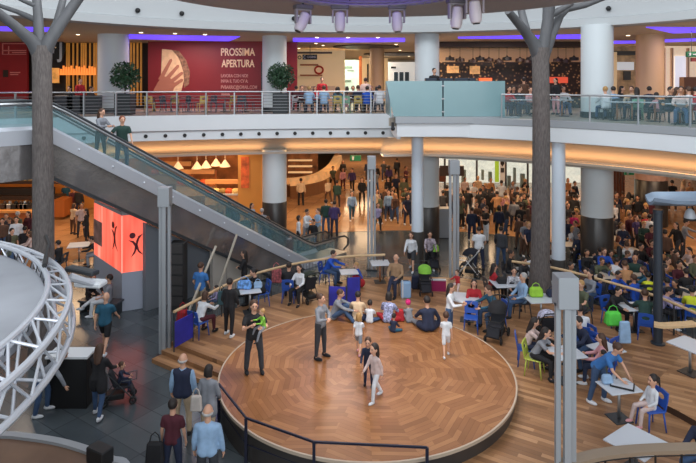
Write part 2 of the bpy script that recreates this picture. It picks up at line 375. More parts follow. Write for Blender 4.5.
# upper ring: lip, crease, recess, ceiling
m = MB(); m.sweep(UP, [(1.0, 10.5), (0, 10.5), (0, 10.83), (.28, 10.9), (.3, 12.6)], OUT); struct(m.build('wall_upper_fascia', mat('upper_band_plaster', (178, 182, 184), .6), smooth=True))
ceilp = [tuple(Vector(p) + n * .9) for p, n in zip(UP, normals(UP, OUT))] + [(32, 9), (32, 70), (-32, 70), (-32, 8)]
struct(MB().prism(ceilp, 10.5, 10.62).build('ceiling_gallery', CEIL))
struct(MB().prism([(-32, -2), (32, -2), (32, 5), (-32, 5)], 13.2, 13.4).build('ceiling_hall_front', OFFW))
struct(MB().box((0, 70.2, 6.5), (64, .4, 13)).build('wall_north', OFFW))
struct(MB().box((-32.2, 34, 6.5), (.4, 72, 13)).build('wall_west', OFFW))
struct(MB().box((32.2, 34, 6.5), (.4, 72, 13)).build('wall_east', OFFW))
PURP = mat('purple_led', (92, 66, 235), emit=1.15)
def cove_purple(poly, lab):
    w_ = [at(a, b, 10.49) for a, b in poly]
    tag(MB().prism([(p.x, p.y) for p in w_], 10.47, 10.499).build('cove_light_strip', PURP), lab, 'light strip')
cove_purple([(129, 34.5), (129, 38.5), (180, 40), (229, 41), (240, 36.5), (180, 35.5)], 'purple ceiling light band above the red hoarding')
cove_purple([(-8, 26.5), (-8, 30.5), (48, 31.5), (52, 27.5)], 'purple ceiling light band behind the left tree fork')
cove_purple([(293, 38), (293, 41.5), (350, 42), (405, 41.5), (405, 38), (350, 38)], 'purple ceiling light band above the open gallery shops')
cove_purple([(458, 37), (458, 38.2), (520, 38.5), (582, 38.5), (582, 34.5), (520, 35.5)], 'thin purple ceiling light band over the mosaic bar')
cove_purple([(646, 27), (673, 33), (720, 31.5), (720, 26.5), (690, 27.5)], 'bright purple ceiling light band at the top right corner')
cove_purple([(612, 41), (612, 43.5), (638, 43), (638, 40.8)], 'short pale purple ceiling band left of the warm pillar')
cove_purple([(664, 39.5), (664, 42), (720, 40), (720, 37.5)], 'pale purple ceiling band right of the warm pillar')
# recessed round spots in the gallery ceiling
SPOT = mat('spot_glow', (255, 226, 180), emit=6)
for i, (px, py) in enumerate([(78, 34), (141, 32), (175, 33), (205, 34), (317, 37), (348, 37), (378, 37), (316, 43), (323, 45), (396, 44), (299, 48), (336, 50), (341, 51), (371, 51), (628, 35), (590, 40), (668, 49), (677, 48), (400, 50), (404, 53), (409, 56)]):
    p = at(px, py, 10.5)
    m = MB(); m.lathe([(.13, -.03), (.13, 0)], (0, 0, 0), 14, 0); m.lathe([(.09, -.035), (.09, -.031)], (0, 0, 0), 12, 1)
    o = m.build('ceiling_spot', [WHITE, SPOT], loc=(p.x, p.y, 10.5)); tag(o, 'small round recessed spot in the beige gallery ceiling', 'ceiling spot', 'recessed spots in the gallery ceiling')
for px, py, nm in ((12, 10, 'beside the left tree branches'), (137, 10, 'above the gold slats'), (188, 13, 'above the red hoarding'), (292, 18, 'left of the stage lights'), (606, 8, 'above the wide white pillar')):
    d = 25.5
    p = min(UP, key=lambda q: abs(CXP + q[0] / q[1] * FPX - px)); nv = normals(UP, OUT)[UP.index(p)]
    z = zd(py, p[1]); q = Vector((p[0] + nv[0] * .2, p[1] + nv[1] * .2, z))
    o = MB().ball((0, 0, 0), .11).build('wall_spotlight', BLACK, smooth=True, loc=q); tag(o, 'small black round spotlight on the upper white band ' + nm, 'spotlight')
# hanging canopy with purple opening
CM = mat('canopy_taupe', (158, 148, 146), .6, var=.03, scale=.6)
cen = (.96, 13.2); hc = (.57, 14.35)
n = 72; m = MB(); vs = []
for R_, z, c in ((5.85, 10.2, cen), (6.0, 10.35, cen), (6.0, 10.8, cen), (2.28, 10.8, hc), (2.28, 10.2, hc)):
    for k in range(n): a = 2 * PI * k / n; vs.append((c[0] + R_ * math.cos(a), c[1] + R_ * math.sin(a), z))
fs = [(i * n + k, i * n + (k + 1) % n, ((i + 1) % 5) * n + (k + 1) % n, ((i + 1) % 5) * n + k) for i in range(5) for k in range(n)]
m.add(vs, fs)
can = thing('roof_canopy', 'large round taupe canopy hanging over the stage with a purple lit opening', 'canopy')
m.build('canopy_panel', CM, can, smooth=True)
m = MB(); m.lathe([(2.35, -.1), (2.35, 1.0), (.01, 1.2)], (hc[0], hc[1], 10.5), 48, cap=False); m.build('purple_dome', mat('purple_dome', (96, 74, 176), .5, emit=1.2), can, smooth=True)
# ring truss under the opening with moving heads
tr = thing('lighting_truss', 'thin grey ring truss hanging under the purple opening of the canopy', 'truss')
ring = lambda R_, z: [(hc[0] + R_ * math.cos(2 * PI * k / 48), hc[1] + R_ * math.sin(2 * PI * k / 48), z) for k in range(48)]
TG = mat('truss_grey', (160, 156, 160), .4, .3)
for R_, z in ((2.0, 10.3), (1.85, 10.2), (2.15, 10.2)): MB().path(ring(R_, z), .03, 6, closed=True).build('truss_chord', TG, tr)
m = MB(); a, b, c = ring(2.0, 10.3), ring(1.85, 10.2), ring(2.15, 10.2)
for k in range(0, 48): m.tube(a[k], b[(k + 1) % 48], .012, n=5); m.tube(a[k], c[(k + 1) % 48], .012, n=5); m.tube(b[k], c[(k + 1) % 48], .012, n=5)
m.build('truss_lacing', TG, tr)
m = MB()
for k in (2, 14, 26, 38): m.tube(a[k], (a[k][0], a[k][1], 11.4), .015, n=5)
m.build('suspension_wire', BLACK, tr)
MHW = mat('moving_head_shell', (214, 204, 208), .4)
for i, (px, py, d, rot, tilt, place) in enumerate(((303, 8, 15.6, .5, .45, 'nearest the left end of the row'), (340, 8, 16.2, 0, .0, 'under the middle of the purple opening'), (397, 8, 16.2, 0, -.05, 'right of the middle, on its own'), (457, 2, 14.4, .2, .1, 'left of the close pair'), (475, -4, 14.0, -.2, -.1, 'at the right end of the row'))):
    z0 = zd(py, d); r = thing('stage_light', 'pale moving head stage light hanging from the truss, ' + place, 'stage light', (xd(px, d), d, z0), rot)
    MB().box((0, 0, .02), (.5, .26, .12)).build('base_box', mat('light_base', (96, 92, 96), .5), r, bevel=.02)
    m = MB(); m.box((-.2, 0, -.22), (.05, .14, .4)); m.box((.2, 0, -.22), (.05, .14, .4)); m.box((0, 0, -.05), (.44, .14, .05)); m.build('yoke', mat('light_yoke', (150, 142, 148), .45), r, bevel=.01)
    R = Matrix.Rotation(tilt, 3, 'Y')
    m = MB(); prof = [(.07, .22), (.13, .18), (.15, .0), (.15, -.2), (.12, -.32), (.09, -.34)]
    m.lathe(prof, (0, 0, 0), 16); m.v = [tuple(R @ Vector(v) + Vector((0, 0, -.32))) for v in m.v]; m.build('lamp_head', MHW, r, smooth=True)
    m = MB(); m.lathe([(.085, -.36), (.085, -.33)], (0, 0, 0), 14); m.v = [tuple(R @ Vector(v) + Vector((0, 0, -.32))) for v in m.v]; m.build('lens', BLACK, r)
    m = MB(); m.tube((0, 0, .05), (0, .0, 10.21 - z0), .03, n=6); m.build('hanging_rod', DGREY, r)
# ------------------------------------------------------------------ round pillars, both floors
PILL = mat('pillar_white', (206, 214, 218), .5, var=.02, scale=.5)
def pillar(x, y, r, label, warm=None, base=1.9, low=True, high=True):
    t = thing('round_pillar', label, 'pillar', (x, y, 0))
    pm = warm or PILL
    if low:
        MB().lathe([(r, base), (r, 4.6)], n=40).build('lower_shaft', pm, t, smooth=True)
        MB().lathe([(r + .01, 0), (r + .01, base - .05), (r - .02, base)], n=40).build('dark_base', mat('pillar_base_dark', (52, 48, 46), .3), t, smooth=True)
    if high: MB().lathe([(r, UF), (r, 10.55)], n=40).build('upper_shaft', pm, t, smooth=True); MB().lathe([(r + .03, UF), (r + .03, UF + .25), (r, UF + .26)], n=40).build('plinth', DGREY, t, smooth=True)
pillar(xd(274.5, 30.3), 30.3, .63, 'white round pillar with dark base between the red hoarding and the open gallery')
pillar(xd(427, 29.2), 29.2, .61, 'white round pillar rising behind the turquoise glass box')
pillar(xd(597, 25.2), 25.2, .66, 'widest white round pillar on the tree-side right of the mosaic bar', base=2.3)
pillar(xd(113.5, 29.4), 29.4, .75, 'white round pillar beside the gold slats and a potted tree', low=False)
WP = mat('pillar_warm', (206, 172, 136), .5)
pillar(xd(650, 29.5), 29.5, .66, 'warm beige round pillar behind the glass-railed gallery', warm=WP, low=False)
pillar(xd(377, 40), 40, .5, 'slim beige pillar among the open gallery shops', warm=WP, low=False)
pillar(xd(651, 33), 33, .85, 'broad pinkish round pillar behind the standing crowd', warm=mat('pillar_pink', (176, 142, 128), .55, var=.05, scale=1), base=2.6, high=False)
def slim(x, y, r, z1, base, label):
    t = thing('slim_column', label, 'column', (x, y, 0))
    MB().lathe([(r, base), (r, z1)], n=24).build('shaft', mat('slim_white', (204, 216, 228), .45), t, smooth=True)
    MB().lathe([(r + .01, 0), (r + .01, base)], n=24).build('dark_base', mat('slim_base', (74, 72, 70), .4), t, smooth=True)
p = at(417.5, 262, 0); slim(p.x, p.y, .27, 6.2, 1.4, 'slim white column standing before the middle of the crowd')
p = at(558.5, 286.5, 0); slim(p.x, p.y, .26, 6.2, 1.1, 'slim white column just beside the right tree trunk')
# ------------------------------------------------------------------ railings
# left steel rail along EL
def rail_steel():
    c = [p + n_ * .12 for p, n_ in zip(EL, normals(EL, OUT))]
    t = thing('balcony_railing', 'grey steel railing with thin horizontal bars along the white balcony edge', 'railing')
    m = MB(); m.path([(p[0], p[1], UF + 1.08) for p in c], .035, 8); m.build('handrail', STEEL, t, smooth=True)
    for k in range(6): MB().path([(p[0], p[1], UF + .17 + k * .145) for p in c], .012, 5).build('bar', STEEL, t)
    for p in resample(c, 1.32):
        if p[0] < -18: continue
        m = MB(); m.box((p[0], p[1], UF + .53), (.06, .09, 1.06)); m.build('post', STEEL, t)
rail_steel()
GL = glass('clear_balustrade_glass', (150, 190, 196), .12)
def rail_glass():
    c0 = [p for p in ER if p[1] < 24.1 or p[0] > 6.2]; c0 = [p for p in c0 if p[0] > 6.0]
    c = [p + n_ * .1 for p, n_ in zip(c0, normals(c0, OUT))]
    t = thing('balcony_railing', 'glass balustrade with steel handrail on the curved right balcony', 'railing')
    MB().path([(p[0], p[1], UF + 1.02) for p in c], .035, 8).build('handrail', STEEL, t, smooth=True)
    m = MB(); m.sweep(c, [(0, UF + .04), (0, UF + .95)], OUT); m.build('glass_panel', GL, t)
    for p in resample(c, 1.75): MB().box((p[0], p[1], UF + .5), (.05, .05, 1.0)).build('post', STEEL, t)
rail_glass()
# turquoise glass box projecting over the hall
TQ = mat('turquoise_frosted_glass', (120, 152, 157), .25, var=.04, scale=.7)
d = 24.4; x0, x1 = xd(386, d), xd(505, d); zt, zb = zd(81, d), zd(116.5, d)
t = thing('glass_booth', 'turquoise frosted glass box of the booth projecting over the middle of the hall', 'booth')
xm = xd(443, d)
for a_, b_, lean in ((x0, xm - .03, .12), (xm + .03, x1, 0)):
    MB().add([(a_ + (.32 if a_ == x0 else 0), d, zb), (b_, d, zb), (b_, d, zt), (a_, d, zt), (a_ + (.32 if a_ == x0 else 0), d + .05, zb), (b_, d + .05, zb), (b_, d + .05, zt), (a_, d + .05, zt)], [(0, 1, 2, 3), (7, 6, 5, 4), (0, 4, 5, 1), (1, 5, 6, 2), (2, 6, 7, 3), (3, 7, 4, 0)]).build('glass_front', TQ, t)
MB().box((x0 + .2, d + 1.6, (zt + zb) / 2), (.05, 3.1, zt - zb)).build('glass_side', TQ, t)
MB().box((x1 - .05, d + 1.0, (zt + zb) / 2), (.05, 1.9, zt - zb)).build('glass_side', TQ, t)
for z in (zb + .2, (zb + zt) / 2, zt - .2): MB().box((xm, d - .02, z), (.12, .04, .05)).build('clamp', STEEL, t)
z0, z1 = zd(123.5, d), zb
MB().box(((x0 + x1) / 2 + .5, d + .2, (z0 + z1) / 2), (x1 - x0 + .5 - .3, .5, z1 - z0 - .02)).build('grey_sill', GREY, t)
struct(MB().box(((xd(397, d) + x1 + .5) / 2, d + .3, (zd(137, d) + z0) / 2), (x1 + .5 - xd(397, d), .5, z0 - zd(137, d) - .01)).build('wall_booth_fascia', WHITE))
struct(MB().box((xd(397, d) + .1, d + 2.2, 6.1), (.15, 3.9, .9)).build('wall_booth_side', WHITE))
p = (xd(393, d), d + .1, zd(126, d)); tag(MB().box((0, 0, 0), (.12, .12, .3)).ball((0, -.05, -.12), .09).build('spotlight', BLACK, loc=p), 'small black spotlight fixed at the corner below the turquoise glass box', 'spotlight')
# DJ desk in the booth
t = thing('equipment_desk', 'dark equipment desk topped with mixers behind the turquoise glass', 'desk', (xd(450, 25.6), 25.6, UF))
MB().box((0, 0, .72), (2.3, .7, .1)).build('desk_top', BLACK, t); MB().box((0, .2, .35), (2.2, .05, .7)).build('front_board', BLACK, t)
for x, s in ((-.85, .5), (-.2, .6), (.5, .55), (.95, .3)): MB().box((x, 0, .77 + .47), (s, .4, .94)).build('equipment_case', mat('case_dark', (30, 40, 56), .5), t, bevel=.02)
# ------------------------------------------------------------------ STAGE AND TERRACE
SC = Vector((.47, 14.9)); SR = 3.72
TZ, SZ = .35, .7
t = thing('round_stage', 'large round wooden stage with chevron planks and pale edge in the middle of the hall', 'stage', (SC.x, SC.y, 0))
MB().lathe([(SR - .02, SZ - .03), (SR - .02, SZ)], n=128).build('parquet_top', STAGEM, t)
MB().lathe([(SR - .05, 0), (SR - .05, SZ - .06)], n=128, cap=False).build('dark_skirt', mat('stage_skirt', (58, 54, 52), .35), t, smooth=True)
MB().lathe([(SR - .04, SZ - .06), (SR + .01, SZ - .06), (SR + .01, SZ + .004), (SR - .03, SZ + .004)], n=128, cap=False).build('edge_trim', mat('stage_edge', (176, 160, 142), .4), t, smooth=True)
# front rail of the stage
RB = mat('navy_rail', (34, 36, 54), .35, .3)
t = thing('stage_rail', 'low dark rail on posts bent round the near side of the stage', 'railing')
pts = [(219, 384, 1.0), (246, 418, 1.0), (314, 442, 1.0), (427, 447.5, 1.0)]
P = [at(*p) for p in pts]
for a_, b_ in zip(P, P[1:]): MB().beam(a_, b_, .038, .038).build('top_rail', RB, t)
for p in P: MB().box((p.x, p.y, .5), (.06, .06, 1.0)).build('post', RB, t)
for a_, b_ in zip(P, P[1:]): MB().tube(a_ - Vector((0, 0, .55)), b_ - Vector((0, 0, .55)), .012, n=6).build('wire', RB, t)
# terrace
front = [(-3.1, 15.75), (-5.25, 17.2)]
back = [tuple(p) for p in smooth_curve([(-5.25, 17.2), (-4.6, 18.7), (-3.4, 20.3), (-1.8, 21.8), (-.1, 22.7), (2, 23.05), (4.6, 22.8), (6.4, 21.9), (8.2, 20.5), (9.35, 19.3), (10.0, 18.4), (10.6, 17), (11.6, 15), (12.4, 12), (13, 7)], 5)]
arc = []
a0 = math.atan2(11.55 - SC.y, 2.4 - SC.x) + 2 * PI; a1 = math.atan2(15.75 - SC.y, -3.15 - SC.x)
for k in range(40):
    a = a0 + (a1 - a0) * k / 39; arc.append((SC.x + (SR - .06) * math.cos(a), SC.y + (SR - .06) * math.sin(a)))
terr = back + [(3.0, 7), (2.4, 10.5)] + arc
struct(MB().prism(terr, .0, TZ).build('floor_terrace', DECK))
# raised tier on the right, with dark riser
tier = [tuple(at(648, 390, .5))[:2], tuple(at(660, 402, .5))[:2], tuple(at(678, 411, .5))[:2], tuple(at(696, 421, .5))[:2], tuple(at(730, 436, .5))[:2], (11.0, 13.5), (10.4, 16.2), (9.4, 16.2)]
m = MB().prism(tier, TZ, .5, 1); m.prism([(x, y) for x, y in tier], .5, .505, 0); struct(m.build('floor_tier', [DECK, mat('riser_dark', (62, 44, 34), .5)]))
# steps at the left
dirv = Vector((-5.25 + 3.1, 17.2 - 15.75)).normalized(); nrm = Vector((-dirv.y, dirv.x)); nrm = nrm if nrm.y < 0 else -nrm
for k, z in ((1, .235), (2, .12)):
    a_, b_ = Vector(front[0]) + nrm * .02, Vector(front[1]); q = nrm * (.34 * k)
    st = MB().prism([tuple(a_), tuple(b_), tuple(b_ + q), tuple(a_ + q)], 0.0, z).build('wooden_step', DECK)
    tag(st, 'wooden step %s of the two below the left edge of the terrace' % ('upper' if k == 1 else 'lowest'), 'step')
# wooden handrails with thin dark posts
def wood_rail(pts, label, z1=TZ + 1.0, z0=TZ, panel=None, sp=1.15, bars=True):
    c = smooth_curve([(p.x, p.y) for p in pts], 6)
    t = thing('terrace_railing', label, 'railing')
    m = MB(); m.path([(p[0], p[1], z1 - .03) for p in c], .045, 10); m.build('wooden_handrail', WOODRAIL, t, smooth=True)
    for p in resample(c, sp): MB().box((p[0], p[1], (z0 + z1) / 2 - .03), (.04, .04, z1 - z0 - .06)).build('post', DGREY, t)
    if bars:
        m = MB()
        for p in resample(c, .13): m.tube((p[0], p[1], z0 + .08), (p[0], p[1], z1 - .1), .006, n=4)
        m.path([(p[0], p[1], z0 + .08) for p in c], .01, 4); b_ = m.build('thin_bars', DGREY, t)
    return t
wood_rail([at(174, 311, 1.35), at(200, 297.5, 1.35), at(226, 284, 1.35), at(255, 273, 1.35), at(300, 262, 1.35), at(345, 256, 1.35), at(385, 254, 1.35)], 'curved railing with pale wooden handrail behind the seats at the back left of the stage')
wood_rail([at(512, 260.5, 1.35), at(548, 266, 1.35), at(579, 273, 1.35), at(622, 285, 1.35), at(654, 294.5, 1.35), at(696, 312, 1.35), at(725, 326, 1.35)], 'long railing with pale wooden handrail running right behind the tree')
# blue fabric screens on the left rail, stage back
BLF = mat('blue_violet_fabric', (40, 42, 148), .6, var=.25, scale=3)
def screen(p0, p1, h, lab, zz=TZ):
    t = thing('fabric_screen', lab, 'screen')
    a_, b_ = Vector((p0.x, p0.y, 0)), Vector((p1.x, p1.y, 0)); n_ = (b_ - a_).normalized()
    m = MB(); m.beam(a_ + Vector((0, 0, zz + .12 + h / 2)), b_ + Vector((0, 0, zz + .12 + h / 2)), .03, h); m.build('blue_panel', BLF, t)
    m = MB()
    for q in (a_, b_): m.tube(q + Vector((0, 0, zz)), q + Vector((0, 0, zz + h + .16)), .02)
    m.build('poles', DGREY, t)
screen(at(174, 352, TZ), at(193, 341, TZ), .72, 'blue violet fabric screen at the left end of the wooden railing')
screen(at(329, 309, SZ), at(346, 310, SZ), .62, 'blue violet fabric screen behind the seated man in grey at the back of the stage', SZ)
screen(at(347, 306, TZ), at(360, 305, TZ), .85, 'blue violet fabric screen below the small white table with blue chairs')

# ------------------------------------------------------------------ ESCALATOR
eu = Vector((.677, .736, 0)); en = Vector((-.736, .677, 0)); A0 = Vector((-9.0, 17.5, 0)); Lc = 10.95; tan = UF / Lc
def ep(t_, off, z): q = A0 + eu * t_ + en * off; return Vector((q.x, q.y, z))
def zfl(t_): return UF - min(max(t_, 0), Lc) * tan
esc = thing('escalator', 'long escalator with glass sides descending from the upper left to the hall floor', 'escalator', A0)
def eb(mb, name, m_, sm=False):
    o = mb.build(name, m_, None, smooth=sm); o.parent = esc; o.matrix_parent_inverse = Matrix.Translation(-A0); return o
ESG = glass('escalator_glass', (150, 196, 204), .16)
MIR = mat('mirror_cladding', (150, 146, 146), .14, .75, var=.2, bump=.6, scale=1.1)
BAND = mat('escalator_band', (168, 172, 180), .35, .15)
TS = -3.4; TE = 13.3
for off, nm in ((0, 'near'), (1.25, 'far')):
    hz = lambda t_: zfl(t_) + .95
    pts = [ep(TS, off, hz(0)), ep(0 - .4, off, hz(0)), ep(0, off, hz(0) - .05)] + [ep(t_, off, hz(t_)) for t_ in (.5, 3, 6, 9, 10.6)] + [ep(11.1, off, .93), ep(12.3, off, .93), ep(TE - .25, off, .9), ep(TE, off, .72), ep(TE - .02, off, .45), ep(TE - .3, off, .28)]
    eb(MB().path(pts, .045, 8), 'handrail', DGREY, True)
    eb(MB().path([p - Vector((0, 0, .09)) for p in pts[:-4]], .05, 6), 'handrail_profile', STEEL, True)
    tt = [TS, 0] + [Lc * k / 10 for k in range(1, 11)] + [12.4]
    m = MB()
    for a_, b_ in zip(tt, tt[1:]):
        m.add([ep(a_, off, zfl(a_) + .18), ep(b_, off, zfl(b_) + .18), ep(b_, off, zfl(b_) + .86), ep(a_, off, zfl(a_) + .86)], [(0, 1, 2, 3)])
    eb(m, 'glass_balustrade', ESG)
    m = MB()
    for a_, b_ in zip(tt, tt[1:] ):
        za, zb_ = zfl(a_), zfl(b_); o1, o2 = (off - .16, off + .1)
        v = [ep(a_, o1, za - .32), ep(a_, o1, za + .1), ep(a_, off, za + .2), ep(a_, o2, za + .2), ep(a_, o2, za - .32)]
        u_ = [ep(b_, o1, zb_ - .32), ep(b_, o1, zb_ + .1), ep(b_, off, zb_ + .2), ep(b_, o2, zb_ + .2), ep(b_, o2, zb_ - .32)]
        m.add(v + u_, [(i, (i + 1) % 5, 5 + (i + 1) % 5, 5 + i) for i in range(5)] + [(0, 1, 2, 3, 4), (9, 8, 7, 6, 5)])
    if off == 0:
        eb(m, 'skirt_band', BAND)
    else: eb(m, 'skirt_band', GREY)
# steps
nst = 27; ST = mat('escalator_step', (70, 72, 76), .4, .5)
for k in range(nst):
    t_ = Lc * (k + .5) / nst; z = zfl(t_)
    m = MB(); M3 = Matrix((( eu.x, en.x, 0), (eu.y, en.y, 0), (0, 0, 1)))
    m.box(ep(t_, .62, z - .02), (Lc / nst + .02, 1.0, .24), mtx=M3); eb(m, 'step', ST)
m = MB(); m.box(ep((TS) / 2, .62, UF - .05), (-TS, 1.05, .1), mtx=M3); m.box(ep(12.1, .62, .04), (2.4, 1.05, .08), mtx=M3); eb(m, 'landing_plate', STEEL)
# side cladding and underside
def clad(off, mtl, name):
    m = MB(); tt = [0.0 + (Lc - .4) * k / 12 for k in range(13)]
    for a_, b_ in zip(tt, tt[1:]):
        la = max(zfl(a_) - 1.35, 0.02); lb = max(zfl(b_) - 1.35, 0.02); ua, ub = max(zfl(a_) - .3, .03), max(zfl(b_) - .3, .03)
        m.add([ep(a_, off, la), ep(b_, off, lb), ep(b_, off, ub), ep(a_, off, ua)], [(0, 1, 2, 3)])
    return eb(m, name, mtl)
clad(-.1, MIR, 'mirror_side_cladding'); clad(1.3, MIR, 'mirror_side_cladding')
m = MB(); tb = (UF - 1.35) / tan
m.add([ep(0, -.1, UF - 1.35), ep(tb, -.1, .03), ep(tb, 1.3, .03), ep(0, 1.3, UF - 1.35)], [(0, 1, 2, 3)])
m.add([ep(TS, -.1, UF - 1.35), ep(0, -.1, UF - 1.35), ep(0, 1.3, UF - 1.35), ep(TS, 1.3, UF - 1.35)], [(0, 1, 2, 3)])
m.add([ep(TS, -.1, UF - 1.35), ep(0, -.1, UF - 1.35), ep(0, -.1, UF - .3), ep(TS, -.1, UF - .3)], [(0, 1, 2, 3)])
eb(m, 'truss_underside', MIR)
# bolts along the band
BOLT = mat('bolt_light', (220, 226, 235), .3, .6)
for k in range(10):
    t_ = .8 + k * 1.08; eb(MB().ball(ep(t_, -.17, zfl(t_) - .1), .03, 8, 6), 'bolt', BOLT)
# dark trim line under the cladding
m = MB(); m.beam(ep(0, -.12, UF - 1.36), ep(tb, -.12, .02), .06, .1); eb(m, 'lower_edge', DGREY)
# triangular wall below the escalator
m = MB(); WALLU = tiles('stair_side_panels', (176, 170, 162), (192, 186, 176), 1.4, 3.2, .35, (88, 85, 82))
t0, t1 = 5.9, tb - .05
m.add([ep(t0, .15, .0), ep(t1, .15, .0), ep(t0, .15, zfl(t0) - 1.37), ep(t0, .35, .0), ep(t1, .35, .0), ep(t0, .35, zfl(t0) - 1.37)], [(0, 1, 2), (5, 4, 3), (0, 3, 4, 1), (1, 4, 5, 2), (2, 5, 3, 0)])
struct(m.build('wall_under_escalator', WALLU))
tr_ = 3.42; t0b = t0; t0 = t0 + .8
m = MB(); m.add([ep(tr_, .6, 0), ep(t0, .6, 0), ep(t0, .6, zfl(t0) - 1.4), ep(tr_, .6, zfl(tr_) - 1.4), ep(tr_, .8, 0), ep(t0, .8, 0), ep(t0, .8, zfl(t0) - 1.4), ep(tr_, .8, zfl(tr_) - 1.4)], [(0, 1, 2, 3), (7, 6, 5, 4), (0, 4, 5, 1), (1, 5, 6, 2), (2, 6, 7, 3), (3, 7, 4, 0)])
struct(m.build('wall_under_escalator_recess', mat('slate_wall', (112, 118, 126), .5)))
t0 = t0b
# two leaning pale rods in front of the wall
for (xa, ya, xb, yb, lab) in ((206, 270, 216, 246, 'left'), (221, 281, 237, 234, 'right')):
    dd = 20.3 if lab == 'left' else 21.0
    a_ = Vector((xd(xa, dd), dd, max(zd(ya, dd), .02))); b_ = Vector((xd(xb, dd + .6), dd + .6, zd(yb, dd + .6)))
    o = MB().beam(a_ - (b_ - a_) * (a_.z / (b_.z - a_.z)), b_, .07, .05).build('slanted_handrail', mat('pale_handrail', (180, 172, 158), .4)); tag(o, 'pale slanted handrail leaning up to the escalator, the %s one of two' % lab, 'handrail')
# dark slatted cabinet below the escalator
t = thing('vent_cabinet', 'dark slatted cabinet standing under the escalator beside the grey post', 'cabinet', (xd(177, 20.4), 20.6, 0), -.1)
MB().box((0, 0, 1.2), (.5, .4, 2.4)).build('body', mat('cabinet_dark', (40, 40, 42), .5), t, bevel=.01)
for k in range(6): MB().box((0, -.21, .35 + k * .37), (.44, .03, .3)).build('slat_panel', mat('cabinet_panel', (56, 54, 54), .5), t)

# ------------------------------------------------------------------ POSTS
def triple_post(x, y, ztop, lab, wd=.36, z0=0):
    t = thing('lighting_pylon', lab, 'pylon', (x, y, z0))
    h = ztop - z0
    MB().box((0, 0, h - .28), (wd, wd, .56)).build('cap_block', GREY, t, bevel=.01)
    for a_, b_, c_ in ((-1, 0, .24), (1, 0, .24), (.0, -.7, .32)): MB().box((a_ * wd * .38, b_ * wd * .36, (h - .5) / 2), (wd * c_, wd * .26, h - .5)).build('leg', GREY, t)
    MB().box((0, 0, .03), (wd * 1.3, wd * 1.3, .06)).build('foot_plate', DGREY, t)
triple_post(xd(565.3, 10.4), 10.4, zd(275, 10.4), 'tall grey pylon of three legs under a square cap, nearest the camera', z0=TZ)
triple_post(xd(165, 17.1), 17.1, zd(187, 17.1), 'grey pylon of three legs standing before the escalator', .34)
triple_post(xd(371.5, 25.0), 25.0, zd(156, 25.0), 'grey pylon of three legs behind the seated man in the beige blazer', .36)
triple_post(xd(454, 23.3), 23.3, zd(160, 23.3), 'grey pylon of three legs beside the dark stroller with white frame', .4)
t = thing('lamp_post', 'dark steel post carrying the curved grey wing above the seating', 'post', (xd(658, 17.1), 17.1, TZ))
MB().lathe([(.2, 0), (.2, .03), (.13, .05), (.125, 3.85), (.14, 3.86), (.14, 3.95)], n=20).build('pole', mat('post_slate', (60, 68, 78), .35, .4), t, smooth=True)
m = MB(); prof = []
for k in range(9):
    u_ = -1 + k / 4; prof.append((u_ * .7, 4.08 + .16 * (u_ * u_) ))
vs = []; fs = []
xs = [-.25 + 2.6 * k / 12 for k in range(13)]
for i, x in enumerate(xs):
    e = min(1, .35 + i * .3)
    for (yy, zz) in prof: vs.append((x + (-.0), yy * e, zz + .02 * (i * .1) ** 2))
    for (yy, zz) in prof[::-1]: vs.append((x, yy * e * 1.02, zz + .1 + .02 * (i * .1) ** 2))
for i in range(12):
    for k in range(18): fs.append((i * 18 + k, i * 18 + (k + 1) % 18, (i + 1) * 18 + (k + 1) % 18, (i + 1) * 18 + k))
fs += [tuple(range(18)), tuple(range(12 * 18, 13 * 18))[::-1]]
m.add(vs, fs); m.build('curved_wing', mat('wing_grey', (128, 146, 166), .4, .2), t, smooth=True)
sp = thing('hanging_speaker', 'small pale dome speaker hanging under the curved grey wing', 'speaker', (xd(690, 17.1), 17.1, zd(218, 17.1)))
MB().lathe([(.16, 0), (.16, .06), (.12, .2), (.04, .28)], n=16).build('dome', LGREY, sp, smooth=True); MB().lathe([(.17, -.06), (.17, 0)], n=16).build('grille', BLACK, sp); MB().tube((0, 0, .28), (0, 0, .5), .01).build('cable', BLACK, sp)
# wooden counter shelf beside the post
c = [at(654, 325.5, 1.35), at(664, 327, 1.35), at(680, 326.5, 1.35), at(700, 325, 1.35)]
cc = smooth_curve([(p.x, p.y) for p in c], 5)
t = thing('counter_shelf', 'pale wooden counter shelf curving out from the dark lamp post', 'shelf')
m = MB(); m.sweep(cc, [(0, 1.3), (.3, 1.3), (.3, 1.36), (0, 1.36)], (cc[2].x, 2), closed_prof=True); m.build('shelf_board', WOODRAIL, t)
for p in resample(cc, 1.2)[1:]: MB().tube((p[0], p[1] + .15, TZ), (p[0], p[1] + .15, 1.3), .025).build('leg', DGREY, t)

# ------------------------------------------------------------------ FORKED TREES
BARK = mat('bark_grey', (96, 90, 88), .9, var=.3, scale=26, bump=1.0, stretch=(1, 1, .22))
LIMB = mat('limb_grey', (84, 85, 88), .6, var=.15, scale=4, bump=.3, stretch=(1, 1, .3))
def tree(x, y, z0, r0, r1, zf, limbs, lab):
    t = thing('artificial_tree', lab, 'tree', (x, y, z0))
    pts = []; rs = []
    for k in range(15):
        u_ = k / 14; z = (zf - z0) * u_; pts.append((.04 * math.sin(3 * u_), .03 * math.cos(4 * u_), z)); rs.append(r0 + (r1 - r0) * u_ + (.1 * (1 - u_ * 8) if u_ < .12 else 0))
    rs[-1] *= 1.12
    MB().path(pts, rs, 28).build('trunk', BARK, t, smooth=True)
    for L in limbs:
        q = [(Vector((xd(a_, y + dy), y + dy, zd(b_, y + dy))) - Vector((x, y, z0))) for a_, b_, dy, _ in L]; MB().path([tuple(v) for v in q], [l[3] for l in L], 14).build('limb', LIMB, t, smooth=True)
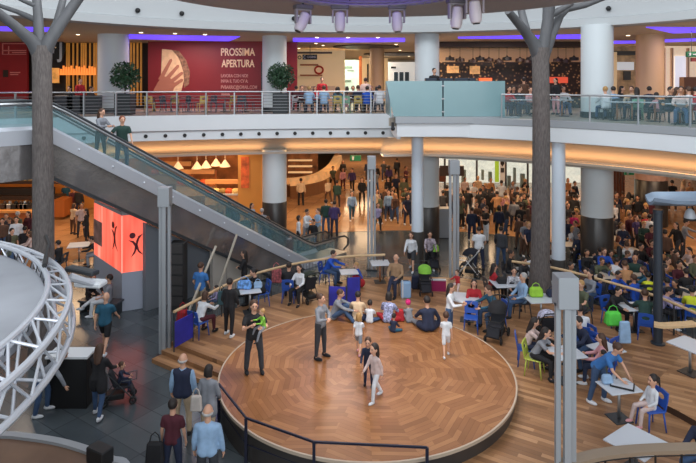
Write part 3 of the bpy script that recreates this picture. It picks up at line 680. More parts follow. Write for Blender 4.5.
tree(xd(42, 16.8), 16.8, 0, .32, .25, zd(46, 16.8),
     [[(41, 56, 0, .24), (33, 42, -.2, .19), (15, 26, -.6, .14), (-8, 8, -1.2, .12)], [(41, 54, 0, .22), (39, 34, 0, .15), (38, 15, .1, .13), (36, -8, .3, .12)],
      [(42, 56, 0, .24), (50, 40, 0, .19), (62, 22, .2, .16), (80, -4, .4, .15)], [(50, 38, .1, .14), (57, 22, .5, .11), (64, -4, .9, .1)], [(36, 20, .1, .09), (18, 12, .2, .07), (-5, 4, .3, .06)], [(36, 6, .1, .07), (24, 1, .2, .06), (10, -6, .2, .05)]],
     'forked artificial tree with bark trunk in front of the escalator')
tree(xd(540, 20.8), 20.8, TZ, .34, .29, zd(48, 20.8),
     [[(540, 58, 0, .28), (534, 44, -.1, .22), (524, 30, -.3, .17), (508, 11, -1.0, .13)], [(526, 30, -.2, .15), (524, 22, 0, .14), (521, 9, .2, .13)],
      [(541, 58, 0, .28), (545, 38, 0, .2), (548, 20, 0, .2), (549, 4, 0, .22)], [(543, 56, 0, .24), (552, 34, .2, .17), (560, 16, .4, .14), (567, 9, .6, .13), (585, 5, .5, .12), (608, -4, .2, .1)], [(549, 16, 0, .14), (560, 10, 0, .12), (572, 3, 0, .1)]],
     'forked artificial tree with bark trunk on the terrace behind the stage')

# ------------------------------------------------------------------ RED LIGHT BOX KIOSK
C0 = Vector((-7.95, 20.4)); CL = Vector((-9.95, 22.7)); CR = Vector((-7.2, 20.75)); CB = CL + (CR - C0)
t = thing('light_box_kiosk', 'grey kiosk block with glowing red light box faces below the escalator', 'kiosk')
poly = [tuple(C0), tuple(CR), tuple(CB), tuple(CL)]
inset = lambda k: [tuple(Vector(p) + (Vector((sum(q[0] for q in poly) / 4, sum(q[1] for q in poly) / 4)) - Vector(p)) * k) for p in poly]
MB().prism(poly, 0, 1.35).build('grey_base', [mat('kiosk_base', (166, 174, 190), .45)], t)
RG = bpy.data.materials.new('red_light_face'); RG.use_nodes = True; _n = RG.node_tree; _b = _n.nodes['Principled BSDF']
_tc = N(_n, 'ShaderNodeTexCoord'); _mp = N(_n, 'ShaderNodeMapping'); _mp.inputs['Scale'].default_value = (2.2, 2.2, .25); _nz = N(_n, 'ShaderNodeTexNoise'); _nz.inputs['Scale'].default_value = 1.0
_n.links.new(_tc.outputs['Object'], _mp.inputs[0]); _n.links.new(_mp.outputs[0], _nz.inputs['Vector'])
_c = ramp(_n, _nz.outputs[0], ((.3, (228, 70, 54)), (.6, (242, 118, 96)), (.8, (250, 184, 164)))); _n.links.new(_c, _b.inputs['Base Color']); _n.links.new(_c, _b.inputs['Emission Color']); _b.inputs['Emission Strength'].default_value = .78
MB().prism(inset(.01), 1.35, 3.36).build('red_light_panel', RG, t)
MB().prism(inset(.02), 3.36, 3.5).build('frame_top', GREY, t)
for p in (C0,): MB().box((p.x, p.y, 2.35), (.05, .05, 2.0)).build('corner_profile', mat('corner_glow', (255, 150, 130), emit=.6), t)
EMB = mat('emblem_maroon', (96, 26, 40), .5)
def emblem(A_, B_, u0, z0, s):
    dv = (B_ - A_).normalized(); nv = Vector((dv.y, -dv.x));
    if nv.dot(Vector((0, -1))) < 0: nv = -nv
    o = A_ + dv * u0 + nv * .015
    M = Matrix(((dv.x, nv.x, 0, o.x), (dv.y, nv.y, 0, o.y), (0, 0, 1, z0), (0, 0, 0, 1)))
    m = MB(); m.plate([(s * (-.12 + .17 * math.cos(a)), s * (.62 + .17 * math.sin(a))) for a in [2 * PI * k / 14 for k in range(14)]], M, .01)
    m.plate([(-.35 * s, .38 * s), (-.12 * s, .2 * s), (.0 * s, .0), (-.02 * s, -.25 * s), (-.2 * s, -.62 * s), (.02 * s, -.4 * s), (.12 * s, -.15 * s), (.12 * s, .1 * s), (-.05 * s, .3 * s)], M, .01)
    m.plate([(.45 * s, .68 * s), (.25 * s, .42 * s), (.16 * s, .1 * s), (.24 * s, -.25 * s), (.5 * s, -.58 * s), (.2 * s, -.36 * s), (.06 * s, -.08 * s), (.08 * s, .3 * s), (.2 * s, .56 * s)], M, .01)
    m.build('emblem', EMB, t)
emblem(C0, CR, .42, 2.25, .62); emblem(CL, C0, 2.3, 2.45, .72)
dv = (C0 - CL).normalized(); q = CL + dv * .55; nv = Vector((-dv.y, dv.x)); nv = nv if nv.y < 0 else -nv; q = q + nv * .02
MB().box((q.x, q.y, 2.3), (.9, .03, .9), rz=math.atan2(dv.y, dv.x)).build('photo_panel', mat('photo_grey', (150, 118, 112), .5, var=.5, scale=3), t)

# ------------------------------------------------------------------ RING TRUSS WITH WHITE DISC
c3 = (-8.8, 6.35); c4 = (-9.15, 5.85)
t = thing('ring_truss_kiosk', 'big round white truss frame with a pale fabric disc at the left edge', 'truss')
TW = mat('truss_white', (190, 195, 204), .3, .3)
def rg(R_, z, n_=96):
    c = c4 if R_ > 5.3 else c3
    return [(c[0] + R_ * math.cos(2 * PI * k / n_), c[1] + R_ * math.sin(2 * PI * k / n_), z) for k in range(n_)]
ch = [(5.72, 5.0), (4.9, 5.05), (5.76, 4.62), (4.98, 4.6)]
for R_, z in ch: MB().path(rg(R_, z), .042, 8, closed=True).build('truss_chord', TW, t, smooth=True)
m = MB(); Q = [rg(R_, z) for R_, z in ch]
for k in range(0, 96, 2):
    k1 = (k + 1) % 96; k2 = (k + 2) % 96
    for i, j in ((0, 1), (0, 2), (1, 3), (2, 3)):
        m.tube(Q[i][k], Q[j][k1], .018, n=6); m.tube(Q[j][k1], Q[i][k2], .018, n=6)
m.build('truss_lacing', TW, t, smooth=True)
MB().lathe([(.01, 4.95), (4.78, 4.9), (4.86, 4.9), (4.86, 4.8), (.01, 4.8)], (c3[0], c3[1], 0), 96, cap=False).build('fabric_disc', mat('disc_fabric', (148, 152, 160), .6, var=.22, scale=.6), t, smooth=True)
m = MB()
for k in range(0, 96, 1): m.tube((c3[0] + 4.86 * math.cos(2 * PI * k / 96), c3[1] + 4.86 * math.sin(2 * PI * k / 96), 4.88), Q[1][k], .01, n=4)
m.build('lacing_cord', DGREY, t)
for a_ in (2.2, 3.1, 4.0, 5.0): MB().box((c3[0] + 5.3 * math.cos(a_), c3[1] + 5.3 * math.sin(a_), 2.25), (.3, .3, 4.5)).build('truss_leg', TW, t)
MB().path([(c3[0] + R_ * math.cos(a_), c3[1] + R_ * math.sin(a_), 5.12) for R_, a_ in ((5.55, .98), (5.3, .86), (5.05, .74), (4.9, .62))], .04, 6).build('black_cable', BLACK, t, smooth=True)
# bracket arm with floodlight reaching right from the ring
p = at(97, 282, 4.6)
t = thing('floodlight_arm', 'white arm with flat white floodlight reaching out from the ring truss', 'floodlight', (0, 0, 0))
a_ = at(70, 277, 4.8); b_ = at(94, 284, 4.6)
MB().tube(a_, b_, .07, .05).build('arm', TW, t, smooth=True)
m = MB(); m.box(b_ + Vector((-.1, .1, -.02)), (.5, .26, .1), rz=-.15); m.build('lamp_housing', WHITE, t, bevel=.03)
m = MB(); m.box(at(82, 270.5, 4.7), (.7, .18, .08), rz=-.45); m.build('dark_bar', DGREY, t, bevel=.02)

# black monolith panel with white top beside the truss
d0 = 14.3; x0, x1 = xd(45, d0), xd(85, d0)
t = thing('display_plinth', 'black display plinth with white top left of the woman with the stroller', 'plinth', ((x0 + x1) / 2 + .05, d0 + .18, 0))
MB().box((0, 0, .62), (x1 - x0, .4, 1.24)).build('black_body', BLACK, t, bevel=.01); MB().box((0, .05, 1.26), (x1 - x0 + .06, .55, .05)).build('white_top', WHITE, t)
# round wooden counter at the bottom left
P = [at(0, 431, .9), at(30, 433, .9), at(62, 438, .9), at(90, 446, .9), at(112, 455, .9), at(132, 467, .9)]
cvx = smooth_curve([(p.x, p.y) for p in [at(-90, 433, .9)] + P] + [(-3.0, 8.6)], 6)
t = thing('round_platform', 'curved platform with brown wooden top and grey rim in the bottom left corner', 'platform')
MB().prism([tuple(p) for p in cvx] + [(-10, 8.3)], 0, .84).build('wood_top', mat('platform_brown', (104, 78, 60), .4, var=.15, scale=2), t)
m = MB(); m.sweep(cvx, [(0, 0), (.0, .9), (-.16, .9), (-.16, .8)], (-7, 6)); m.build('grey_rim', GREY, t)
p = at(100, 461, .9); tag(MB().box((0, 0, .16), (.45, .28, .3), rz=-.5).build('speaker_box', BLACK, bevel=.02, loc=(p.x, p.y, .86)), 'black speaker box on the brown platform in the bottom left corner', 'speaker')
# curved bench rail at the bottom right
P = [at(560, 463, 1.25), at(585, 456, 1.25), at(610, 451, 1.25), at(650, 447.5, 1.25), at(700, 446, 1.25)]
c = smooth_curve([(p.x, p.y) for p in P], 6)
t = thing('curved_railing', 'low curved dark railing with beige top in the bottom right corner', 'railing')
m = MB(); m.sweep(c, [(-.12, 1.18), (.12, 1.18), (.12, 1.25), (-.12, 1.25)], (5, 5), closed_prof=True); m.build('beige_top', mat('beige_top', (138, 122, 104), .45), t)
for p in resample(c, .5): MB().tube((p[0], p[1], TZ), (p[0], p[1], 1.18), .02).build('post', BLACK, t)
for z in (.6, .9, 1.08): MB().path([(p[0], p[1], z) for p in c], .012, 5).build('bar', BLACK, t)
# ------------------------------------------------------------------ UPPER SHOPS
def pxbox(name, x0, x1, y0, y1, d, dep, m_, parent=None, bevel=0):
    X0, X1 = xd(x0, d), xd(x1, d); Z1, Z0 = zd(y0, d), zd(y1, d)
    if Z0 < 5: Z1 = min(Z1, 4.44); Z0 = max(Z0, 0.0)
    elif Z1 > 7: Z1 = min(Z1, 10.49); Z0 = max(Z0, UF)
    return MB().box(((X0 + X1) / 2, d + dep / 2, (Z0 + Z1) / 2), (X1 - X0, dep, Z1 - Z0)).build(name, m_, parent, bevel=bevel)
DH = 34.0
t = thing('hoarding', 'dark red hoarding announcing an opening with cream lettering and a hand holding a wrap', 'hoarding', (0, 0, 0))
X0, X1 = xd(148, DH), xd(262, DH)
MB().box(((X0 + X1) / 2, DH + .1, (UF + 10.5) / 2), (X1 - X0, .2, 10.5 - UF)).build('red_board', REDP, t)
CREAM = mat('cream_letters', (236, 202, 160), .6, emit=.12)
PINKL = mat('pale_red_letters', (214, 150, 136), .6)
def hl(txt, px, py0, py1, wpx, m_, par=t, d=DH - .03):
    h = (py1 - py0) * d / FPX; o = lettering(txt, h / .72, m_, par, Matrix.Translation((xd(px, d), d, zd(py1, d))))
    xs = [v.co.x for v in o.data.vertices]; cur = max(xs) - min(xs); want = wpx * d / FPX; bx = min(xs)
    for v in o.data.vertices: v.co.x = xd(px, d) + (v.co.x - bx) * want / cur
    return o
hl('PROSSIMA', 221, 48, 55.5, 34, CREAM); hl('APERTURA', 221.5, 59.5, 67, 33, CREAM)
hl('LAVORA CON NOI!', 221, 74, 77.3, 27, PINKL); hl('INVIA IL TUO CV A:', 221, 79.3, 82.6, 27, PINKL); hl('PVBARRIC@GMAIL.COM', 221, 85.4, 88.8, 36, PINKL)
hl('WWW', 221, 93, 96, 9, PINKL)
I = Matrix.Identity(4)
def pl(pts, d, th=.012): m = MB(); m.plate([(xd(a_, d), zd(b_, d)) for a_, b_ in pts], Matrix.Translation((0, d, 0)), th); return m
pl([(162, 49), (172, 50), (178, 57), (183, 68), (184, 80), (181, 92), (165, 92), (161, 75)], DH - .02).build('wrap_bread', mat('wrap_bread', (244, 206, 156), .7, var=.12, scale=4), t)
pl([(172, 50), (179, 51), (186, 60), (190, 72), (189, 84), (184, 88), (184, 74), (179, 58)], DH - .03).build('salad_filling', mat('salad_filling', (150, 112, 84), .8, var=.6, scale=6), t)
HAND = mat('hand_print', (186, 120, 92), .7)
m = pl([(152, 93), (158, 82), (163, 76), (170, 78), (176, 84), (172, 93)], DH - .035)
for (a_, b_, c_, e_) in ((160, 80, 171, 60), (164, 82, 178, 66), (167, 85, 182, 73), (168, 89, 182, 80)):
    v = Vector((c_ - a_, e_ - b_)).normalized(); n_ = Vector((-v.y, v.x)) * 2.1
    q = pl([(a_ - n_.x, b_ - n_.y), (a_ + n_.x, b_ + n_.y), (c_ + n_.x * .7, e_ + n_.y * .7), (c_ + v.x * 1.5, e_ + v.y * 1.5), (c_ - n_.x * .7, e_ - n_.y * .7)], DH - .05); m.add(q.v, q.f)
m.build('hand_figure', HAND, t)
tag(pxbox('hoarding_return', 286, 297, 42, 110, DH, .3, REDP), 'narrow dark red hoarding panel right of the round pillar', 'hoarding')
tag(pxbox('grey_fin', 261, 264, 62, 109, DH - .3, .2, DGREY), 'dark grey vertical fin at the right end of the red hoarding', 'panel')
# gold slats shopfront
DARKW = mat('shop_dark', (34, 26, 24), .6)
struct(MB().box((xd(85, 35.4), 35.5, 8.5), (xd(150, 35.4) - xd(20, 35.4), .2, 4)).build('wall_slat_shop', DARKW))
t = thing('slat_shopfront', 'dark shopfront lined with glowing golden vertical slats behind the forked tree', 'shopfront')
GOLD = mat('gold_slats', (186, 126, 52), .5, var=.3, scale=1, emit=.25)
x = 66
rr = random.Random(3)
while x < 100:
    if rr.random() < .62: pxbox('gold_slat', x, x + 1.3, 38 + rr.random() * 3, 106, 35.0, .08, GOLD, t)
    x += 2.1
for x in (130, 133, 136.5, 140): pxbox('gold_slat', x, x + 1.6, 42, 106, 34.8, .08, GOLD, t)
pxbox('dark_lintel', 60, 100, 37.5, 42, 34.9, .1, DARKW, t)
m = MB()
for k in range(14):
    xx = 60 + k * 2.6; y_ = 69 - abs(math.sin(k * 1.9)) * 3.5; q = pl([(xx, y_), (xx + 1.6, y_), (xx + 1.9, 75), (xx - .3, 75)], 34.7, .05); m.add(q.v, q.f)
m.build('glowing_bottles', mat('orange_glow', (246, 142, 62), emit=.6), t)
pxbox('lit_picture', 50, 59, 68, 83, 34.6, .05, mat('lit_picture', (206, 140, 70), .5, var=.8, scale=2.5, emit=.5), t)
sg = thing('round_shop_sign', 'black rounded shop sign with white letters beside the left tree fork', 'sign', (0, 0, 0))
pl([(46, 40), (57, 38), (63, 41), (65, 50), (62, 59), (54, 60), (46, 58)], 34.4, .1).build('sign_board', BLACK, sg)
hl('N', 49, 48, 53, 5, WHITET, sg, 34.35); hl("'", 55, 47, 50, 1.2, CREAM, sg, 34.35); hl('J', 57, 42, 57, 5, LGREY, sg, 34.35)
# red shopfront far left
t = thing('red_shopfront', 'red shopfront with pale drawn lines at the far left of the gallery', 'shopfront')
pxbox('red_panel', -30, 27, 34, 110, 34.5, .2, mat('bright_red_panel', (150, 30, 34), .5, var=.08, scale=1), t)
PD = mat('pale_drawing', (214, 128, 122), .5)
for a_ in ((2, 43, 26, 44), (2, 50, 26, 51), (2, 44, 3, 54), (8, 46, 9, 54), (12, 52, 26, 53), (2, 54, 26, 54.6), (10, 72, 20, 73), (10, 74, 18, 75)): pxbox('drawn_line', a_[0], a_[2], a_[1], a_[3], 34.46, .03, PD, t)
pxbox('dark_emblem', 3, 8, 70, 77, 34.46, .03, BROWN, t)
struct(pxbox('wall_gallery_northwest', -80, 150, 34, 112, 36.0, .3, DARKW))
# open mall shops 297-415
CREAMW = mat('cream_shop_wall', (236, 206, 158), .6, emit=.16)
t = thing('bakery_shop', 'bright cream open shop with shelves and a round red logo behind the gallery diners', 'shop')
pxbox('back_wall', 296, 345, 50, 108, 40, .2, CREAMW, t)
pxbox('shelf', 300, 322, 74.5, 76, 39.2, .7, ORW, t); pxbox('shelf', 300, 318, 64, 65.5, 39.2, .7, ORW, t); pxbox('counter', 299, 335, 86, 108, 38.3, .9, mat('cream_counter', (222, 190, 150), .5), t)
m = MB(); m.path([(xd(319, 39.9) + .28 * math.cos(a_), 39.85, zd(70, 39.9) + .25 * math.sin(a_)) for a_ in [2 * PI * k / 20 for k in range(20)]], .07, 6, closed=True); m.build('red_logo', mat('logo_red', (206, 60, 40), .5), t, smooth=True)
pxbox('dark_lintel', 292, 332, 51.8, 53.6, 38.0, .2, BROWN, t)
sg = thing('shop_sign', 'small black shop sign with white marks hanging above the cream shop', 'sign')
pxbox('sign_board', 302.5, 317, 54.5, 59.5, 37.5, .12, BLACK, sg); MB().tube((xd(310, 37.5), 37.56, zd(54.5, 37.5)), (xd(310, 37.5), 37.56, 10.5), .02).build('hanger', DGREY, sg); hl('C', 303.5, 55.3, 58.6, 2, WHITET, sg, 37.45); hl('CASSINO', 307, 55.8, 57.8, 9, LGREY, sg, 37.45)
m = MB(); m.path([(xd(299.6, 37.5) + .1 * math.cos(a_), 37.5, zd(57.4, 37.5) + .1 * math.sin(a_)) for a_ in [2 * PI * k / 12 for k in range(12)]], .03, 5, closed=True); m.build('round_mark', BLACK, sg)
MINT = mat('mint_shop_glass', (176, 214, 204), .3, var=.25, scale=.8, emit=.3)
t = thing('mint_shopfront', 'pale mint glass shopfront in the middle of the open gallery', 'shopfront')
pxbox('glass_panel', 341, 359, 60, 108, 43, .1, MINT, t); pxbox('frame', 338, 341, 56, 108, 42.8, .3, ORW, t); pxbox('frame', 359, 362, 56, 108, 42.8, .3, ORW, t)
for a_ in ((345, 66, 352, 68.5), (347, 70, 354, 71), (344, 80, 351, 82)): pxbox('dark_mark', a_[0], a_[2], a_[1], a_[3], 42.95, .03, mat('mint_mark', (96, 130, 124), .5), t)
t = thing('cream_shopfront', 'cream shopfront with narrow dark pictures left of the slim beige pillar', 'shopfront')
pxbox('wall_panel', 362, 388, 58, 108, 46, .2, CREAMW, t)
for x in (367, 380): pxbox('dark_picture', x, x + 1.6, 64, 82, 45.9, .05, BROWN, t)
t = thing('white_shopfront', 'white shopfront with dark blue glass doors left of the middle pillar', 'shopfront')
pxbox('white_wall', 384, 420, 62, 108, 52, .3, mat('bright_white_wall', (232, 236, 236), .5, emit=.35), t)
for x in (394, 399.5, 405): pxbox('blue_door', x, x + 4, 72, 100, 51.9, .05, mat('door_blue', (62, 88, 112), .3), t)
pxbox('small_sign', 391, 396, 66.5, 68.5, 51.9, .04, DGREY, t)
struct(pxbox('wall_gallery_north', 285, 430, 40, 112, 60, .3, OFFW))
# dark oval ceiling rings over the open gallery
for px, py, rx, lab in ((366, 46.5, 2.2, 'larger'), (395, 53.8, 2.6, 'farther')):
    p = at(px, py, 10.5); n = 40
    o = MB().lathe([(rx, 10.44), (rx, 10.5)], (p.x, p.y, 0), n).build('ceiling_recess', mat('recess_dark', (62, 50, 44), .6)); tag(o, 'dark round recess in the gallery ceiling, the %s of two' % lab, 'ceiling recess')
# bar with mosaic
DB = 35.0
mos = bpy.data.materials.new('gold_mosaic'); mos.use_nodes = True; _n = mos.node_tree; _b = _n.nodes['Principled BSDF']
_tc = N(_n, 'ShaderNodeTexCoord'); _v = N(_n, 'ShaderNodeTexVoronoi'); _v.inputs['Scale'].default_value = 5.0; _n.links.new(_tc.outputs['Object'], _v.inputs['Vector'])
_c = ramp(_n, _v.outputs['Distance'], ((.2, (200, 156, 104)), (.32, (70, 48, 34)), (.6, (38, 27, 22)))); _n.links.new(_c, _b.inputs['Base Color'])
t = thing('mosaic_bar', 'bar with brown and gold dotted mosaic wall and beige ceiling band behind the turquoise box', 'bar')
pxbox('mosaic_wall', 438, 584, 62, 110, DB, .2, mos, t); pxbox('beige_band', 438, 584, 47, 62, DB, .15, mat('beige_band', (212, 176, 136), .6), t)
pxbox('dark_soffit', 438, 584, 41, 47, DB - .9, .9, BROWN, t); pxbox('bar_counter', 446, 560, 84, 109, DB - 2.2, .6, DARKW, t)
for a_ in ((447, 66, 459, 73), (470, 66, 480, 74)): pxbox('lit_shelf', a_[0], a_[2], a_[1], a_[3], DB - .1, .08, mat('shelf_glow', (226, 170, 110), .5, var=.5, scale=4, emit=.35), t)
pxbox('red_menu', 548, 568, 77, 83, DB - .1, .08, mat('menu_red', (214, 82, 56), .5, emit=.5), t); pxbox('orange_lamp', 480, 492, 78, 81, DB - 2.0, .3, mat('orange_lamp', (240, 96, 50), emit=.7), t)
rr = random.Random(5)
xs = [450, 460, 473, 480, 489, 499, 507, 520, 527, 531, 558, 566, 574]
for i, x in enumerate(xs):
    d = DB - 1.2; z = zd(57 + (i % 3) * 1.2, d)
    o = MB().lathe([(.28, -.2), (.26, -.02), (.1, .0), (.02, .1)], n=12).tube((0, 0, .1), (0, 0, 10.2 - z), .012, n=5).build('pendant_lamp', BROWN if i % 3 else BLACK, loc=(xd(x, d), d, z))
    tag(o, 'small dark pendant lamp hanging over the mosaic bar', 'lamp', 'pendant lamps over the mosaic bar')
# east gallery shops
t = thing('grocery_shopfront', 'lit shopfront with dark screen between the wide white pillar and the warm round pillar', 'shopfront')
pxbox('shelves', 608, 640, 46, 110, 33, .2, mat('shelf_mix', (170, 140, 106), .5, var=.6, scale=2.4, emit=.12), t); pxbox('white_awning', 616, 634, 62, 70, 32.7, .3, mat('awning_white', (212, 220, 228), .5, emit=.3), t)
pxbox('dark_screen', 624, 631, 71, 80, 32.6, .1, DGREY, t); pxbox('dark_lintel', 612, 640, 51, 55, 32.6, .4, DGREY, t); pxbox('cream_jamb', 612, 617, 52, 100, 32.4, .2, CREAMW, t)
t = thing('corner_shopfront', 'pale glowing shopfront at the right end of the gallery under the exit sign', 'shopfront')
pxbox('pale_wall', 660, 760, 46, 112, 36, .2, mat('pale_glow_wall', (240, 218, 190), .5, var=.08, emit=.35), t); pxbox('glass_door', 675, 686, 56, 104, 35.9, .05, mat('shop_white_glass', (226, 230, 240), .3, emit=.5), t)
for x in (664, 672, 688): pxbox('jamb', x, x + 1.5, 48, 108, 35.6, .2, WP, t)
pxbox('display_counter', 684, 715, 77, 104, 34.8, .5, mat('shelf_mix'.replace('mix', 'brown'), (140, 104, 76), .5), t)
sg = thing('exit_sign', 'green hanging exit sign with a white running figure at the top right', 'sign')
pxbox('sign_box', 687, 702, 51.5, 57, 27, .12, mat('exit_green', (20, 92, 58), .5, emit=.35), sg)
m = pl([(689, 53), (690.5, 52.4), (691.5, 54), (690.6, 55), (691.4, 56.3), (690, 55.6), (688.6, 56.3), (689.6, 54.6)], 26.97, .02); m.build('running_figure', WHITET, sg); m = pl([(693, 54), (696, 54), (696, 53.2), (698, 54.5), (696, 55.8), (696, 55), (693, 55)], 26.97, .02); m.build('arrow', WHITET, sg)
MB().tube((xd(692, 27), 27.05, zd(51.5, 27)), (xd(692, 27), 27.05, 10.5), .015).build('hanger', DGREY, sg)
sg = thing('hanging_sign', 'small dark red sign hanging just below the green exit sign', 'sign'); pxbox('sign_box', 691.5, 702, 57.6, 61.5, 27, .1, mat('sign_maroon', (110, 40, 44), .5), sg)
# potted trees on the gallery
def foliage(mb, c, R_, n, s, rnd, mi=0):
    for _ in range(n):
        v = Vector((rnd.gauss(0, 1), rnd.gauss(0, 1), rnd.gauss(0, 1))).normalized(); p = Vector(c) + Vector((v.x * R_[0], v.y * R_[1], v.z * R_[2])) * (rnd.random() ** .45)
        a = Vector((rnd.uniform(-1, 1), rnd.uniform(-1, 1), rnd.uniform(-1, 1))).normalized(); b = a.cross(Vector((rnd.uniform(-1, 1), rnd.uniform(-1, 1), rnd.uniform(-1, 1)))).normalized()
        mb.add([p - a * s, p + b * s * .4, p + a * s, p - b * s * .4], [(0, 1, 2, 3)], mi)
LEAF = mat('leaf_green', (48, 78, 54), .5, var=.3, scale=5)
rnd = random.Random(11)
for px, d, lab in ((125, 27.6, 'leafy potted tree beside the gold slats'), (281, 29.0, 'leafy potted tree right of the red hoarding pillar')):
    t = thing('potted_tree', lab, 'plant', (xd(px, d), d, UF))
    MB().box((0, 0, .5), (.75, .75, 1.0)).build('planter', mat('planter_dark', (44, 50, 54), .5), t, bevel=.02)
    MB().path([(0, 0, 1), (.03, 0, 1.3), (0, 0, 1.8)], [.05, .04, .03], 8).build('stem', BROWN, t)
    m = MB(); foliage(m, (0, 0, 1.85), (.72, .6, .68), 900, .11, rnd); m.build('foliage', LEAF, t)

# ------------------------------------------------------------------ GROUND FLOOR SHOPS
GLOW = mat('warm_shop_wall', (214, 146, 72), .6, var=.12, scale=.6)
struct(pxbox('wall_food_hall', -90, 96, 150, 214, 37.5, .3, GLOW))
t = thing('food_counter', 'long orange wood bar counter with glowing top behind the left tree', 'counter')
pxbox('counter_front', -60, 31, 213, 234, 31, .7, ORW, t); pxbox('counter_top', -60, 31.5, 211, 213, 30.9, 1.2, mat('counter_top', (226, 160, 92), .35), t)
pxbox('counter_front', 53, 64, 200, 217, 34, 1.2, ORW, t)
pxbox('back_shelf', -60, 60, 181, 184, 35.5, .6, BROWN, t); pxbox('back_board', -60, 60, 172, 181, 36.2, .1, mat('shelf_back_glow', (244, 182, 104), emit=.7), t); pxbox('work_top', -60, 60, 196, 200, 35, .8, BROWN, t); pxbox('machine_row', -60, 52, 188, 196, 35.4, .4, DARKW, t)
rr = random.Random(9)
BOT = [mat('bottle_amber', (150, 84, 40), .3), mat('bottle_green', (70, 80, 44), .3), mat('bottle_cream', (222, 188, 130), .4)]
proto = [MB().lathe([(.045, 0), (.045, .2), (.018, .26), (.018, .34)], n=8).mesh('bottle', b_) for b_ in BOT]
x = 1.0
for k in range(22):
    px = 1.5 + k * 2.6
    if 30 < px < 56: continue
    o = bpy.data.objects.new('bottle', proto[rr.randrange(3)]); COL.objects.link(o); o.location = (xd(px, 35.7), 35.7, zd(181, 35.5)); tag(o, 'small bottle standing on the glowing back shelf of the food counter', 'bottle', 'bottles on the glowing back shelf')
for k, px in enumerate((4, 9, 15, 20, 24, 28)):
    o = MB().box((0, 0, .14), (.42, .4, .28)).lathe([(.1, .28), (.08, .42)], n=10).build('bar_machine', [BROWN, STEEL, BLACK][k % 3], loc=(xd(px, 31.4), 31.5, zd(211, 30.9)), bevel=.02); tag(o, 'low bar machine on the orange counter behind the left tree', 'machine', 'machines on the orange counter')
# market stalls in the middle
struct(pxbox('wall_market', 96, 262, 150, 206, 44, .3, mat('market_wall', (150, 92, 48), .6, var=.5, scale=1.2)))
for i, (x0_, x1_, y0_, y1_, d_, c_, lb) in enumerate(((176, 214, 176, 196, 36, (212, 158, 104), 'cream and orange market stall counter behind the upper escalator rail'), (205, 238, 186, 205, 34.5, (224, 172, 116), 'market stall counter with red display behind the middle of the escalator'), (150, 190, 168, 184, 39, (190, 130, 74), 'dim market stall far behind the escalator below three pendant lamps'))):
    t = thing('market_stall', lb, 'stall')
    pxbox('stall_front', x0_, x1_, (y0_ + y1_) / 2, y1_, d_, .8, mat('stall_%d' % i, c_, .5, var=.15), t); pxbox('stall_top', x0_ - 1, x1_ + 1, (y0_ + y1_) / 2 - 1.3, (y0_ + y1_) / 2, d_ - .1, 1.0, WHITET if i == 1 else ORW, t)
    pxbox('stall_canopy', x0_, x1_, y0_ - 6, y0_ - 2, d_ + .5, .3, mat('stall_canopy', (206, 140, 80), .6, emit=.2), t)
    for xx in (x0_ + .5, x1_ - .5): MB().box((xd(xx, d_), d_ + .65, zd(y0_ - 4, d_) / 2), (.08, .08, zd(y0_ - 4, d_))).build('canopy_post', ORW, t)
    rs = random.Random(i)
    for k in range(5): MB().ball((xd(x0_ + (x1_ - x0_) * (k + .5) / 5, d_), d_ + .3, zd((y0_ + y1_) / 2 - 3.2, d_)), (.3, .25, .2), 10, 6).build('goods_heap', mat('goods_%d' % (k % 3), ((206, 84, 40), (228, 190, 120), (150, 120, 60))[k % 3], .6, var=.3, scale=10), t, smooth=True)
for i, (px, py) in enumerate(((178, 163), (197, 163), (206, 162), (216, 160), (225, 161))):
    d = 36; o = MB().lathe([(.34, -.35), (.1, .0), (.05, .08)], n=14).tube((0, 0, .08), (0, 0, 4.46 - zd(py, d)), .012, n=5).build('pendant_lamp', mat('pendant_cream', (240, 206, 160), .5, emit=.5), loc=(xd(px, d), d, zd(py, d))); tag(o, 'cream cone pendant lamp over the market stalls', 'lamp', 'cone lamps over the market stalls')
t = thing('poster_pillar', 'tall orange panel with red food picture left of the round pillar', 'panel')
pxbox('yellow_panel', 238, 262, 148, 232, 33.5, .4, mat('yellow_panel', (232, 168, 84), .5), t); pxbox('food_picture', 241, 249, 157, 188, 33.45, .04, mat('food_picture', (206, 96, 48), .5, var=.7, scale=2.5, emit=.2), t)
# glass food shop behind pillar
t = thing('glass_counter', 'long glass food counter curving away right of the round pillar', 'counter')
cc = smooth_curve([(xd(286, 41), 41), (xd(300, 41.6), 41.6), (xd(316, 43.5), 43.5), (xd(328, 48), 48), (xd(334, 54), 54)], 5)
m = MB(); m.sweep(cc, [(0, 0), (0, .9), (-.8, .9), (-.8, 0)], (10, 30)); m.build('base', mat('counter_brown', (134, 92, 58), .4), t); m = MB(); m.sweep(cc, [(0, .9), (.0, 1.35), (-.7, 1.4), (-.8, .9)], (10, 30)); m.build('lit_glass_case', mat('case_glow', (212, 160, 104), .3, var=.4, scale=1.5, emit=.3), t)
struct(pxbox('wall_food_shop', 262, 318, 140, 190, 50, .2, mat('food_shop_wall', (128, 84, 52), .5, var=.6, scale=1.6)))
struct(MB().box((xd(337, 58), 61.8, 2.2), (.3, 16, 4.4)).build('wall_corridor_side', mat('corridor_wall', (170, 120, 76), .5, var=.2, scale=.7)))
for k in range(4): pxbox('lit_shelf', 288, 312, 160 + k * 6, 161.2 + k * 6, 49.5, .4, mat('shelf_line', (226, 190, 140), .5, emit=.4), None) and None
for o in [o for o in COL.objects if o.name.startswith('lit_shelf') and o.parent is None]: tag(o, 'thin lit shelf on the back wall of the glass food shop', 'shelf', 'lit shelves of the glass food shop')
